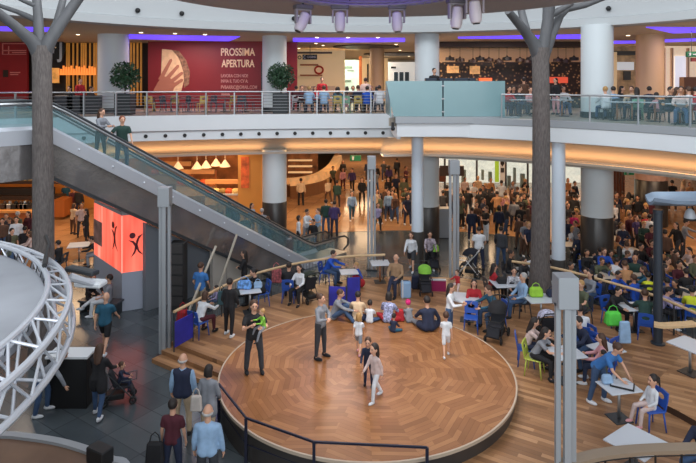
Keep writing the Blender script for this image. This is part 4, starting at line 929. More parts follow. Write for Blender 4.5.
sg = thing('exit_sign', 'green exit sign hanging deep in the ground floor corridor', 'sign'); pxbox('sign_box', 350, 361, 155.5, 161, 48, .15, mat('exit_green', (20, 92, 58)), sg); pxbox('white_mark', 352, 354, 156.5, 160, 47.95, .04, WHITET, sg); MB().tube((xd(355, 48), 48.07, zd(157, 48)), (xd(355, 48), 48.07, 4.46), .03).build('hanger', DGREY, sg)
sg = thing('exit_sign', 'green exit sign hanging right of the widest pillar below the balcony', 'sign'); pxbox('sign_box', 625, 636, 170, 175, 36, .15, mat('exit_green', (20, 92, 58)), sg); pxbox('white_mark', 627, 629, 171, 174.5, 35.95, .04, WHITET, sg); MB().tube((xd(630, 36), 36.07, zd(172, 36)), (xd(630, 36), 36.07, 4.46), .03).build('hanger', DGREY, sg)
# glass shopfront behind the crowd
t = thing('glass_shopfront', 'bright glass shopfront with dark mullions and a green stripe behind the densest crowd', 'shopfront')
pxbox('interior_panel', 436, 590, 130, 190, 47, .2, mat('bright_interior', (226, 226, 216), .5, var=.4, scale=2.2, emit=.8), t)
pxbox('glass_pane', 440, 585, 130, 189, 44.5, .04, glass('shop_pane', (220, 226, 224), .04), t)
for x in (444, 476, 505, 527): pxbox('mullion', x, x + 1.8, 130, 190, 44.3, .1, DGREY, t)
pxbox('green_stripe', 495, 499, 130, 182, 44.2, .06, mat('lime_stripe', (140, 180, 50), .5, emit=.25), t)
for a_ in ((482, 170, 484, 180), (489, 172, 492, 182), (514, 168, 516, 184), (521, 174, 525, 186), (462, 170, 466, 184), (508, 176, 511, 186)): pxbox('display_item', a_[0], a_[2], a_[1], a_[3], 45.5, .3, mat('display_teal', (130, 146, 140), .5), t)
pxbox('poster_white', 500, 505, 159, 182, 44.1, .05, WHITET, t)
m = pl([(500.6, 161), (504.4, 161), (504.4, 164), (502.5, 166.5), (500.6, 164)], 44.08, .02); m.build('dark_mark', BLACK, t); pxbox('dark_mark', 500.8, 504.2, 168, 172.5, 44.06, .03, DGREY, t)
t = thing('dark_stall', 'dark cafe counter with brown menu board right of the middle pillar', 'counter')
pxbox('grey_counter', 437, 452, 209, 238, 30.0, .6, mat('counter_grey', (150, 154, 160), .4), t); pxbox('menu_board', 440, 464, 166, 176, 38, .2, BROWN, t); pxbox('menu_board', 424, 446, 168, 182, 40, .2, mat('brown_sign', (110, 62, 36), .5), t)
# right side shops
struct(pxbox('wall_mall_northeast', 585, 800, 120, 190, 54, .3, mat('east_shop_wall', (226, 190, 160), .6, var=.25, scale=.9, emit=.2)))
t = thing('wood_slat_wall', 'brown vertical slat wall right of the widest pillar on the ground floor', 'panel')
for x in range(611, 624, 3): pxbox('slat', x, x + 1.8, 140, 205, 38, .3, mat('slat_brown', (120, 70, 48), .5), t)
t = thing('dark_wall_block', 'dark low block behind the standing crowd right of the widest pillar', 'panel'); pxbox('block', 630, 668, 196, 215, 34.5, .5, BROWN, t)
# ------------------------------------------------------------------ FURNITURE
CH_M = {'blue': BLUEP, 'lime': mat('lime_plastic', (166, 178, 70), .45), 'white': mat('white_plastic', (206, 210, 216), .4), 'yellow': mat('ochre_plastic', (188, 164, 92), .45), 'mint': mat('mint_plastic', (120, 168, 140), .45), 'grey': mat('dark_plastic', (52, 58, 68), .45)}
CHP = {}
def chair_parts(c):
    if c in CHP: return CHP[c]
    m_ = CH_M[c.split('_')[0]]; r = []
    m = MB(); m.box((0, 0, .445), (.43, .42, .03)); me = m.mesh('seat', m_, bevel=.012); r.append(('seat', me, []))
    m = MB()       # frame-like backrest with an oval opening
    W, H0, H1 = .2, .5, .84
    o_ = [(-W, H0), (W, H0), (W, H1 - .03), (W - .04, H1), (-W + .04, H1), (-W, H1 - .03)]
    out = [(-.2, .5), (.0, .5), (.2, .5), (.21, .67), (.2, .84), (0, .86), (-.2, .84), (-.21, .67)]; inn = [(-.09, .66), (0, .64), (.09, .66), (.11, .70), (.09, .75), (0, .77), (-.09, .75), (-.11, .70)]
    vs = []
    for y_ in (-.235, -.205):
        for q in (out, inn): vs += [(a, y_ - (b - .5) * .18, b) for a, b in q]
    fs = []
    for k in range(8):
        j = (k + 1) % 8; fs += [(k, j, 8 + j, 8 + k), (16 + k, 24 + k, 24 + j, 16 + j), (k, 16 + k, 16 + j, j), (8 + k, 8 + j, 24 + j, 24 + k)]
    m.add(vs, fs); m.box((-.17, -.215, .48), (.05, .03, .09)); m.box((.17, -.215, .48), (.05, .03, .09))
    if 'stool' not in c: r.append(('backrest', m.mesh('backrest', m_), []))
    for a, b in ((-1, 1), (1, 1), (-1, -1), (1, -1)):
        m = MB(); m.tube((a * .18, b * .17, .44), (a * .215, b * .215, 0), .022, .015, 8); r.append(('leg', m.mesh('leg', m_, smooth=True), []))
    CHP[c] = r; return r
def chair(x, y, z, rz, c='blue', label='', group=None, cat='chair'):
    t = thing('stool' if 'stool' in c else 'cafe_chair', label, 'stool' if 'stool' in c else cat, (x, y, z), rz, group)
    for n_, me, _ in chair_parts(c):
        o = bpy.data.objects.new(n_, me); COL.objects.link(o); o.parent = t
    return t
TBP = {}
def table(x, y, z, rz, label, sx=.72, sy=.72, col=WHITET, ped=None, h=.75, group=None):
    t = thing('cafe_table', label, 'table', (x, y, z), rz, group); k = (sx, sy, col.name, h)
    if k not in TBP: TBP[k] = [('table_top', MB().box((0, 0, h - .015), (sx, sy, .03)).mesh('table_top', col, bevel=.008)), ('pedestal', MB().tube((0, 0, .03), (0, 0, h - .03), .035, n=10).mesh('pedestal', ped or STEEL, smooth=True)), ('base_plate', MB().box((0, 0, .012), (.44, .44, .024)).mesh('base_plate', DGREY, bevel=.005))]
    for n_, me in TBP[k]:
        o = bpy.data.objects.new(n_, me); COL.objects.link(o); o.parent = t
    return t
def tpx(px, py, z0, rz, label, nudge=False, **k):
    p = at(px, py, z0 + k.get('h', .75))
    if nudge: p = settle((p.x, p.y, z0), .45)
    TAKEN.append((p.x, p.y, z0, .4))
    return table(p.x, p.y, z0, rz, label, **k)
def stroller(x, y, z, rz, label, hood, frame=BLACK, s=1.0):
    """faces local +Y"""
    t = thing('stroller', label, 'stroller', (x, y, z), rz); t.scale = (s,) * 3
    hm = cloth(*hood) if isinstance(hood, tuple) else hood
    m = MB()
    for a in (-.22, .22):
        m.tube((a, -.42, 1.02), (a * .9, .32, .14), .014); m.tube((a * .9, -.34, .12), (a, .08, .62), .014); m.tube((a, .1, .6), (a, .42, .62), .012)
    m.tube((-.2, .32, .14), (.2, .32, .14), .012); m.tube((-.2, -.34, .12), (.2, -.34, .12), .012); m.tube((-.22, .42, .62), (.22, .42, .62), .012); m.build('frame', frame, t, smooth=True)
    MB().path([(-.22, -.42, 1.02), (-.1, -.46, 1.05), (.1, -.46, 1.05), (.22, -.42, 1.02)], .02, 8).build('handle', BLACK, t, smooth=True)
    m = MB(); m.box((0, .08, .42), (.38, .36, .06)); m.box((0, -.14, .62), (.38, .07, .46), mtx=Matrix.Rotation(.35, 3, 'X')); m.box((0, .32, .28), (.34, .05, .26), mtx=Matrix.Rotation(.4, 3, 'X')); m.build('seat', cloth('stroller_dark', (30, 32, 40)), t, bevel=.02)
    if hood is None: m = None
    m = MB(); n = 10; vs = []; fs = []
    for i in range(7):
        a = math.radians(100 + i * 20) if False else math.radians(10 + i * 20)
        for k in range(n + 1):
            b = PI * k / n; vs.append((-.24 * math.cos(b), -.1 + .34 * math.cos(a) * (.3 + .7 * math.sin(b)), .72 + .30 * math.sin(a) * (.45 + .55 * math.sin(b))))
    for i in range(6):
        for k in range(n): fs.append((i * (n + 1) + k, i * (n + 1) + k + 1, (i + 1) * (n + 1) + k + 1, (i + 1) * (n + 1) + k))
    m.add(vs, fs); hood is None or m.build('hood', hm, t, smooth=True)
    MB().box((0, -.08, .2), (.34, .42, .14)).build('basket', BLACK, t, bevel=.02)
    for a in (-.22, .22):
        for b, r in ((.33, .09), (-.36, .12)):
            w_ = MB(); w_.path([(a, b + (r - .02) * math.cos(q), r + (r - .02) * math.sin(q)) for q in [2 * PI * k / 16 for k in range(16)]], .022, 6, closed=True)
            for q in range(4): w_.tube((a, b, r), (a, b + (r - .02) * math.cos(q * PI / 2), r + (r - .02) * math.sin(q * PI / 2)), .008, n=4)
            w_.build('wheel', BLACK, t, smooth=True)
    return t
def bag(x, y, z, size, m_, label, rz=0, handle=True, cat='bag'):
    t = thing('shoulder_bag' if cat == 'bag' else 'backpack', label, cat, (x, y, z), rz)
    a, b, c = size
    MB().add([(-a / 2, -b / 2, 0), (a / 2, -b / 2, 0), (a / 2, b / 2, 0), (-a / 2, b / 2, 0), (-a * .42, -b * .3, c), (a * .42, -b * .3, c), (a * .42, b * .3, c), (-a * .42, b * .3, c)], [(3, 2, 1, 0), (4, 5, 6, 7), (0, 1, 5, 4), (1, 2, 6, 5), (2, 3, 7, 6), (3, 0, 4, 7)]).build('body', m_, t, bevel=min(a, b, c) * .18)
    if handle: MB().path([(-a * .3, 0, c * .95), (-a * .2, 0, c * 1.3), (0, 0, c * 1.45), (a * .2, 0, c * 1.3), (a * .3, 0, c * .95)], .012, 6).build('strap', m_, t, smooth=True)
    return t

# ------------------------------------------------------------------ PEOPLE
COLS = dict(black=(26, 26, 30), navy=(30, 38, 62), teal=(34, 84, 108), white=(206, 210, 216), cream=(206, 180, 148), grey=(126, 130, 138), charcoal=(52, 54, 60), jeans=(58, 82, 116), darkjeans=(38, 50, 76), beige=(176, 156, 130), khaki=(150, 138, 118),
            red=(168, 34, 44), maroon=(74, 26, 38), blue=(56, 112, 176), royal=(28, 78, 178), lightblue=(142, 172, 204), pink=(206, 150, 156), magenta=(198, 40, 110), olive=(82, 88, 68), green=(120, 178, 60), darkgreen=(34, 62, 56), brown=(88, 62, 48), tan=(178, 132, 92), purple=(66, 52, 98), yellow=(206, 214, 50), orange=(206, 112, 50), lilac=(156, 150, 190), pale=(196, 176, 172))
WORD = dict(jeans='blue jean', darkjeans='dark jean', lightblue='light blue', darkgreen='dark green', pale='pale pink', royal='bright blue')
HAIRC = dict(dark=(34, 26, 24), brown=(72, 48, 34), blond=(172, 134, 84), grey=(168, 166, 164), black=(20, 18, 20), auburn=(110, 56, 34))
def cm(n): return cloth(n, COLS[n])
def hm_(n): return mat('hair_' + n, HAIRC[n], .6, var=.2, scale=20)
def D(f, o, s): f, o = math.radians(f), math.radians(o); return Vector((s * math.sin(o), math.sin(f) * math.cos(o), -math.cos(f) * math.cos(o)))
# pose: lean, nod, left arm (upper f,o, fore f,o), right arm, left leg (thigh f,o, shin f,o), right leg, hip height or None
POSES = {
    'stand': (2, 0, (4, 12, 14, 4), (2, 12, 12, 4), (2, 5, 0, 2), (-2, 6, -3, 2), None),
    'stand2': (3, 8, (-4, 14, 30, -8), (8, 14, 40, -14), (6, 5, 0, 2), (-6, 5, -10, 2), None),
    'walk': (5, 4, (-22, 8, -4, 2), (26, 8, 46, 0), (24, 3, 6, 1), (-16, 3, -32, 1), None),
    'walk2': (4, 2, (20, 10, 40, 0), (-18, 10, -2, 2), (-14, 3, -28, 1), (20, 3, 4, 1), None),
    'folded': (0, 2, (22, 22, 80, -62), (22, 22, 84, -64), (3, 6, 0, 2), (-2, 6, -3, 2), None),
    'hold': (4, 16, (30, 16, 92, -24), (30, 16, 96, -24), (3, 6, 0, 2), (-3, 6, -4, 2), None),
    'carry': (-3, 6, (24, 20, 110, -38), (40, 18, 128, -30), (3, 7, 0, 3), (-4, 7, -6, 3), None),
    'push': (6, 8, (28, 12, 66, 0), (28, 12, 66, 0), (12, 5, 2, 1), (-10, 5, -22, 1), None),
    'phone': (2, 10, (4, 12, 16, 4), (30, 20, 140, -20), (3, 5, 0, 2), (-3, 5, -4, 2), None),
    'reach': (10, 10, (60, 12, 78, 0), (20, 12, 60, 0), (4, 5, 0, 2), (-4, 5, -4, 2), None),
    'bend': (48, 30, (30, 10, 20, 0), (34, 10, 24, 0), (14, 8, -4, 3), (0, 8, -10, 3), None),
    'rail': (5, 4, (10, 14, 30, 0), (22, 40, 50, 30), (6, 5, 2, 2), (0, 5, -4, 2), None),
    'sit': (6, 6, (34, 12, 78, -12), (30, 12, 82, -14), (84, 8, 4, 2), (86, 8, -2, 2), None),
    'sitback': (-8, 4, (16, 14, 62, -16), (20, 14, 56, -12), (82, 10, 8, 2), (84, 10, 16, 2), None),
    'sitlean': (26, 12, (50, 16, 84, -10), (52, 16, 88, -18), (82, 12, -6, 2), (84, 12, 0, 2), None),
    'sitchin': (20, 14, (50, 12, 84, -16), (52, 18, 142, -14), (84, 8, -4, 2), (86, 8, 2, 2), None),
    'sitcross': (-4, 2, (18, 14, 66, -22), (22, 14, 62, -22), (84, 6, 6, 2), (94, -10, 52, -6), None),
    'floor': (10, 10, (34, 18, 60, -8), (30, 18, 66, -14), (84, 44, 62, -62), (84, 44, 66, -60), .12),
    'floorknee': (18, 12, (62, 12, 74, -8), (64, 12, 80, -10), (128, 12, 34, 4), (124, 14, 40, 4), .12),
    'floorside': (14, 12, (40, 16, 70, -14), (10, 30, 4, 8), (88, 18, 80, 10), (84, 36, 70, -50), .12),
    'bendtable': (44, 30, (30, 14, 40, -14), (34, 14, 48, -16), (10, 8, -4, 3), (-4, 8, -12, 3), None),
    'baby': (6, 4, (50, 20, 96, -10), (50, 24, 100, -10), (64, 30, 20, 6), (64, 30, 24, 6), .3),
}
HB = dict(m=dict(sw=.185, hw=.09, tr=.118, hr=.108, k=1.0, hd=1.12), f=dict(sw=.16, hw=.088, tr=.100, hr=.108, k=.93, hd=1.1), c=dict(sw=.17, hw=.085, tr=.115, hr=.108, k=1.0, hd=1.5))
def skel(pose, b):
    lean, nod, la, ra, ll, rl, hz = POSES[pose]; g = HB[b]; J = {}
    T = Vector((0, math.sin(math.radians(lean)), math.cos(math.radians(lean))))
    H = Vector((0, 0, 0)); legs = {}
    for s, L, nm in ((-1, ll, 'l'), (1, rl, 'r')):
        h = H + Vector((s * g['hw'], 0, 0)); k = h + D(L[0], L[1], s) * .44; a = k + D(L[2], L[3], s) * .43
        J['hip' + nm], J['knee' + nm], J['ank' + nm] = h, k, a
    zmin = min(J['ankl'].z, J['ankr'].z)
    off = (hz if hz is not None else .085 - zmin)
    J['hip'] = H; J['waist'] = H + T * .2; J['chest'] = H + T * .4; J['neck'] = H + T * .51
    nd = Vector((0, math.sin(math.radians(lean * .45)), math.cos(math.radians(lean * .45))))
    J['head'] = J['neck'] + nd * (.115 + .085 * g['hd']) + Vector((0, .015, 0))
    for s, A, nm in ((-1, la, 'l'), (1, ra, 'r')):
        sh = J['neck'] - T * .07 + Vector((s * g['sw'], 0, 0)); e = sh + D(A[0], A[1], s) * .28; w_ = e + D(A[2], A[3], s) * .25
        J['sh' + nm], J['elb' + nm], J['wr' + nm] = sh, e, w_
    for k in J: J[k] = J[k] + Vector((0, 0, off))
    J['T'] = T; J['nod'] = math.radians(nod); J['off'] = off
    J['top'] = J['head'].z + .125 * g['hd']
    return J
def remesh(mb, vox, it=4, dec=None):
    me = bpy.data.meshes.new('t'); me.from_pydata(mb.v, [], mb.f); o = bpy.data.objects.new('t', me); COL.objects.link(o)
    r = o.modifiers.new('r', 'REMESH'); r.mode = 'VOXEL'; r.voxel_size = vox
    s = o.modifiers.new('s', 'SMOOTH'); s.iterations = it; s.factor = .5
    d = o.modifiers.new('d', 'DECIMATE'); d.ratio = dec or .3
    dg = bpy.context.evaluated_depsgraph_get(); dg.update(); n = bpy.data.meshes.new_from_object(o.evaluated_get(dg))
    bpy.data.objects.remove(o); bpy.data.meshes.remove(me)
    vs = [tuple(v.co) for v in n.vertices]; fs = [tuple(p.vertices) for p in n.polygons]; bpy.data.meshes.remove(n); return vs, fs
def caps(m, a, b, r0, r1): m.ball(a, r0, 12, 8); m.tube(a, b, r0, r1, 12); m.ball(b, r1, 12, 8)
PC = {}
def pm(key, fn):
    if key not in PC: PC[key] = fn()
    return PC[key]
def fin(vs, fs, name, mats, extra=None):
    m = MB(); m.add(vs, fs, 0)
    if extra: o = len(m.v); m.v += extra.v; m.f += [tuple(i + o for i in f) for f in extra.f]; m.m += extra.m
    me = bpy.data.meshes.new(name); me.from_pydata(m.v, [], m.f)
    for q in mats: me.materials.append(q)
    me.polygons.foreach_set('material_index', m.m); me.polygons.foreach_set('use_smooth', [True] * len(me.polygons)); me.update(); return me
def body_mesh(pose, b):
    J = skel(pose, b); g = HB[b]; m = MB(); hd = g['hd']
    for s in (-1, 1):
        x = Vector((s * .05, 0, 0)); caps(m, J['hip'] + x * 1.2, J['waist'] + x * .7, .085, .07); caps(m, J['waist'] + x * .7, J['chest'] + x, .07, .085)
        nm = 'l' if s < 0 else 'r'
        caps(m, J['hip' + nm], J['knee' + nm], .078, .052); caps(m, J['knee' + nm], J['ank' + nm], .052, .036)
        f = J['ank' + nm]; caps(m, f + Vector((0, -.02, -.04)), f + Vector((0, .12, -.055)), .035, .028)
        caps(m, J['chest'] + x, J['sh' + nm], .08, .048); caps(m, J['sh' + nm], J['elb' + nm], .043, .034); caps(m, J['elb' + nm], J['wr' + nm], .034, .024)
        d = (J['wr' + nm] - J['elb' + nm]).normalized(); caps(m, J['wr' + nm], J['wr' + nm] + d * .06, .025, .027)
    caps(m, J['chest'] + J['T'] * .06, J['head'] - Vector((0, .01, .03)), .062, .052)
    R = Matrix.Rotation(-J['nod'], 3, 'X'); h = J['head']
    q = lambda x, y, z: h + R @ Vector((x, y, z)) * hd
    m.ball(h, (.074 * hd, .094 * hd, .112 * hd), 16, 12, R=R); m.ball(q(0, .03, -.065), (.05 * hd, .055 * hd, .045 * hd), 12, 8, R=R)
    m.tube(q(0, .086, .005), q(0, .108, -.028), .011 * hd, .016 * hd, 8); m.ball(q(0, .104, -.03), .016 * hd, 8, 6)
    for s in (-1, 1): m.ball(q(s * .077, -.005, -.01), (.014 * hd, .022 * hd, .032 * hd), 8, 6)
    vs, fs = remesh(m, .0145 if b != 'c' else .017, 3, .34)
    x = MB()
    for s in (-1, 1):
        x.ball(q(s * .03, .084, .012), (.014 * hd, .009 * hd, .009 * hd), 8, 6, 1); x.ball(q(s * .031, .088, .032), (.02 * hd, .007 * hd, .004 * hd), 8, 4, 1)
        nm = 'l' if s < 0 else 'r'; w_ = J['wr' + nm]; d = (w_ - J['elb' + nm]).normalized()
        side = d.cross(Vector((s, .0, .0)) if abs(d.x) < .8 else Vector((0, 0, 1))).normalized(); palm = side.cross(d).normalized()
        if palm.dot(Vector((-s, 0, -.3))) < 0: palm = -palm
        for k, (l_, u) in enumerate(((.072, .022), (.082, .008), (.076, -.007), (.06, -.021))):
            a = w_ + d * .075 + side * u; k1 = a + d * l_ * .5 + palm * .008; k2 = k1 + (d * .8 + palm * .6).normalized() * l_ * .5
            x.path([a - d * .02, k1, k2], [.0095, .009, .007], 6, mi=0)
        up = side if side.y > 0 or side.z > 0 else -side
        x.path([w_ + d * .02 + up * .02, w_ + d * .05 + up * .045 + palm * .01, w_ + d * .08 + up * .052 + palm * .02], [.012, .011, .008], 6, mi=0)
    x.ball(q(0, .088, -.06), (.024 * hd, .008 * hd, .007 * hd), 8, 6, 2)
    return fin(vs, fs, 'body', [SKINS[0], EYEM, LIP], x)
def top_mesh(pose, b, sl):
    J = skel(pose, b); g = HB[b]; m = MB(); r = g['tr']
    low = J['hip'] - J['T'] * (.02 if sl != 'coat' else .0)
    for s in (-1, 1):
        x = Vector((s * .06, 0, 0)); nm = 'l' if s < 0 else 'r'
        caps(m, low + x * 1.15, J['waist'] + x * .9, r * (1.04 if b != 'f' else 1.1), r * .92); caps(m, J['waist'] + x * .9, J['chest'] + x, r * .92, r * 1.0)
        caps(m, J['chest'] + x + J['T'] * .03, J['sh' + nm], r * .82, .062)
        if b == 'f': m.ball(J['chest'] + x + Vector((0, .06, -.02)), .06, 10, 8)
        e = J['elb' + nm]; S = J['sh' + nm]
        if sl == 'short': caps(m, S, S.lerp(e, .55), .062, .062)
        elif sl == 'none': pass
        else: caps(m, S, e, .062, .052); caps(m, e, e.lerp(J['wr' + nm], .9), .052, .042)
        if sl == 'coat':
            k = J['hip' + nm].lerp(J['knee' + nm], .55); caps(m, J['hip' + nm], k, .115, .12)
    caps(m, J['chest'] + J['T'] * .05, J['neck'], .085, .062)
    vs, fs = remesh(m, .021, 3, .4); return fin(vs, fs, 'top', [WHITE])
def vest_mesh(pose, b):
    J = skel(pose, b); g = HB[b]; m = MB(); r = g['tr'] * 1.1; low = J['hip'] - J['T'] * .02
    for s in (-1, 1):
        x = Vector((s * .06, 0, 0)); caps(m, low + x * 1.15, J['waist'] + x * .9, r * 1.04, r * .94); caps(m, J['waist'] + x * .9, J['chest'] + x, r * .94, r)
        caps(m, J['chest'] + x, J['sh' + ('l' if s < 0 else 'r')] - x * .6, r * .9, .075)
    vs, fs = remesh(m, .021, 3, .4); return fin(vs, fs, 'vest', [WHITE])
def bot_mesh(pose, b, ln):
    J = skel(pose, b); g = HB[b]; m = MB(); r = g['hr']
    for s in (-1, 1):
        nm = 'l' if s < 0 else 'r'; h, k, a = J['hip' + nm], J['knee' + nm], J['ank' + nm]
        caps(m, J['hip'] + Vector((s * .055, 0, 0)) + J['T'] * .07, h, r * .93, r * .95)
        if ln == 'short': caps(m, h, h.lerp(k, .8), r * .95, .085)
        else: caps(m, h, k, r * .93, .068); caps(m, k, k.lerp(a, .93), .068, .056 if b != 'f' else .046)
    if ln == 'skirt':
        m = MB(); hp = J['hip']; m.lathe([(.13, .08), (.17, -.08), (.24, -.45)], hp, 20)
    vs, fs = remesh(m, .021, 3, .4); return fin(vs, fs, 'trousers', [WHITE])
def shoe_mesh(pose, b, nm):
    J = skel(pose, b); a = J['ank' + nm]; m = MB()
    m.ball(a + Vector((0, .055, -.045)), (.047, .135, .05), 12, 8); m.ball(a + Vector((0, -.02, -.02)), (.042, .05, .05), 10, 6)
    zf = a.z - .085; m.v = [(v[0], v[1], max(v[2], zf)) for v in m.v]
    return m.mesh('shoe', [WHITE], smooth=True)
def hair_mesh(pose, b, st):
    J = skel(pose, b); hd = HB[b]['hd']; R = Matrix.Rotation(-J['nod'], 3, 'X'); h = J['head']; q = lambda x, y, z: h + R @ Vector((x, y, z)) * hd
    m = MB()
    e = 1.18 if st == 'curly' else 1.0
    m.ball(q(0, -.02, .025), (.084 * hd * e, .096 * hd * e, .104 * hd * e), 18, 12, R=R)
    m.v = [tuple(v) if (R.transposed() @ (Vector(v) - h)).z > -.055 * hd else tuple(h + R @ Vector(((R.transposed() @ (Vector(v) - h)).x, (R.transposed() @ (Vector(v) - h)).y, -.055 * hd))) for v in m.v]
    if st == 'fringe': return MB().path([q(-.078, .02, -.01), q(-.07, -.05, -.015), q(-.03, -.088, -.02), q(.03, -.088, -.02), q(.07, -.05, -.015), q(.078, .02, -.01)], [.01, .022, .026, .026, .022, .01], 8).mesh('hair', [WHITE], smooth=True)
    if st == 'long':
        for s in (-1, 1): caps(m, q(s * .045, -.045, 0), q(s * .05, -.05, -.12), .052 * hd, .045 * hd); caps(m, q(s * .05, -.05, -.12), J['chest'] + Vector((s * .05, -.1, .02)), .045 * hd, .03)
        caps(m, q(0, -.06, -.02), J['chest'] + Vector((0, -.11, 0)), .06 * hd, .035)
    if st == 'bob':
        for s in (-1, 1): caps(m, q(s * .05, -.03, 0), q(s * .055, -.03, -.11), .045 * hd, .04 * hd)
        caps(m, q(0, -.06, 0), q(0, -.06, -.1), .06 * hd, .05 * hd)
    if st == 'pony': m.ball(q(0, -.115, .03), .03 * hd); caps(m, q(0, -.125, .02), q(0, -.15, -.17), .032 * hd, .015)
    if st == 'bun': m.ball(q(0, -.1, .085), .045 * hd)
    if st in ('long', 'bob'): vs, fs = remesh(m, .018, 3, .45); return fin(vs, fs, 'hair', [WHITE])
    return m.mesh('hair', [WHITE], smooth=True)
def part(name, me, par, m_, slot=0):
    o = bpy.data.objects.new(name, me); COL.objects.link(o); o.parent = par
    o.material_slots[slot].link = 'OBJECT'; o.material_slots[slot].material = m_; return o
PEOPLE = []
TAKEN = []          # (x, y, z, radius) of pillars, posts and people
for o in list(COL.objects):
    if o.parent is None and o.name.startswith('round_pillar'): TAKEN.append((o.location.x, o.location.y, 0, .72 if 'pinkish' not in o['label'] else .9)); TAKEN.append((o.location.x, o.location.y, UF, .72))
    if o.parent is None and o.name.startswith('slim_column'): TAKEN.append((o.location.x, o.location.y, 0, .35))
    if o.parent is None and o.name.startswith('artificial_tree'): TAKEN.append((o.location.x, o.location.y, o.location.z, .42))
def settle(v, r):
    """slide a spot along its line of sight until it is free"""
    v = Vector(v)
    for k in (0, .15, -.15, .3, -.3, .45, -.45, .6, -.6, .8, -.8, 1.0, -1.0, 1.3, -1.3):
        q = Vector((v.x * (1 + k / v.y), v.y + k, v.z))
        if all(abs(q.z - z) > 1.6 or (q.x - x) ** 2 + (q.y - y) ** 2 > (r + r2) ** 2 for x, y, z, r2 in TAKEN): break
    else: q = v
    return q
def person(px, py, h=1.75, face=0, pose='stand', top='black', bot='jeans', hair=('short', 'dark'), b='m', z=0, ref='head', label=None, sl='long', ln='long', shoe='black', seat=None, seatlabel=None, group=None, dz=0, skin=0, d=None, cat='person', exact=None, nudge=False):
    if b == 'c': s = h / 1.86
    else: s = h / (1.77 if b == 'm' else 1.765)
    J = skel(pose, b); rz = math.radians(face - 180)
    R = Matrix.Rotation(rz, 3, 'Z')
    if exact is not None: root = Vector(exact)
    elif ref == 'head':
        hp = R @ J['head'] * s; ztop = z + dz + J['top'] * s
        dd = d if d else FPX * (EYE - ztop) / (py - HY)
        root = Vector((xd(px, dd) - hp.x, dd - hp.y, z + dz))
    else:
        p = at(px, py, z); root = Vector((p.x, p.y, z + dz))
    if nudge: root = settle(root, .34 if seat else .22)
    TAKEN.append((root.x, root.y, root.z, .34 if seat else .22))
    t = thing('person', label or '', cat, root, rz, group); w_ = 1.0 if b == 'c' else 1.1; t.scale = (s * w_, s * w_, s)
    o = part('body', pm(('b', pose, b), lambda: body_mesh(pose, b)), t, SKINS[skin])
    if top: part('shirt' if sl != 'coat' else 'coat', pm(('t', pose, b, sl), lambda: top_mesh(pose, b, sl)), t, top if isinstance(top, bpy.types.Material) else cm(top))
    if bot: part('skirt' if ln == 'skirt' else ('shorts' if ln == 'short' else 'trousers'), pm(('l', pose, b, ln), lambda: bot_mesh(pose, b, ln)), t, bot if isinstance(bot, bpy.types.Material) else cm(bot))
    for nm in ('l', 'r'): part('shoe', pm(('s', pose, b, nm), lambda: shoe_mesh(pose, b, nm)), t, cm(shoe))
    if hair: part('hair', pm(('h', pose, b, hair[0]), lambda: hair_mesh(pose, b, hair[0])), t, hm_(hair[1]) if hair[1] in HAIRC else cm(hair[1]))
    if seat:
        f = R @ Vector((0, 1, 0)); c_ = chair(root.x, root.y, z, rz, seat, seatlabel or ('%s chair under the %s' % ({'blue': 'blue plastic', 'lime': 'lime green', 'white': 'white', 'yellow': 'ochre yellow', 'mint': 'mint green', 'grey': 'dark grey'}[seat], (label or 'seated person'))))
        w_ = c_['label'].split()
        if len(w_) > 16: c_['label'] = ' '.join(w_[:16])
    PEOPLE.append((t, px)); return t
def world_of(t, J, k): return t.location + (t.rotation_euler.to_matrix() @ (J[k] * t.scale[0]))
# ================================================================== FOREGROUND FIGURES
P_ = person
# dark tiled floor, left
P_(106, 292, 1.78, 178, 'walk', 'teal', 'black', None, sl='short', ln='short', shoe='white', label='bald man in teal T-shirt and black shorts walking away on the dark tiles')
bw = at(91, 306, .0)
bn = thing('bench', 'low dark bench under the seated couple beside the red light box', 'bench', (xd(101, 20.3), 20.3, 0), -.2)
MB().box((0, 0, .42), (1.5, .5, .06)).build('seat', mat('bench_dark', (64, 66, 72), .4), bn, bevel=.01)
for a in (-.65, .65): MB().box((a, 0, .2), (.06, .44, .4)).build('leg', DGREY, bn)
P_(109, 271, 1.76, -80, 'sitcross', 'grey', 'white', ('short', 'dark'), sl='short', shoe='white', label='man in grey T-shirt and white trousers seated by the red light box', d=20.1)
P_(93, 269, 1.66, 40, 'sitlean', 'black', 'black', ('long', 'auburn'), 'f', label='long haired woman in black seated beside the man in white trousers', d=20.5)
P_(58, 240, 1.72, -100, 'sit', 'black', 'jeans', ('short', 'dark'), sl='short', seat='grey', label='man in black T-shirt and jeans seated just right of the left tree trunk', shoe='white')
P_(92, 236, 1.7, -70, 'sitlean', 'black', 'grey', ('short', 'dark'), seat='grey', label='person in black leaning over a white table above the floodlight')
tpx(79, 244.5, 0, .3, 'white square table between the two people in black near the left tree', sx=.9, sy=.9)
P_(100, 343, 1.70, 175, 'push', 'black', 'jeans', ('long', 'brown'), 'f', shoe='white', label='woman in black jacket and jeans standing behind the black stroller', sl='coat')
sp_ = at(123, 402, 0)
stroller(xd(119, 14.6), 14.6, 0, -1.25, 'black stroller with a child, on the red lit tiles', None, DGREY, 1.0)
P_(122, 354, .95, 100, 'sit', 'navy', 'navy', ('short', 'brown'), 'c', label='small child in navy sitting in the black stroller', dz=.26, d=14.6)
P_(41, 414, 1.7, 100, 'bend', 'grey', 'jeans', ('short', 'dark'), ref='feet', shoe='white', label='person in jeans bending behind the white ring truss')
vm = P_(183, 353, 1.78, 178, 'stand', 'lightblue', 'beige', ('fringe', 'grey'), label='bald man in navy vest and beige trousers seen from behind')
part('vest', vest_mesh('stand', 'm'), vm, cm('navy'))
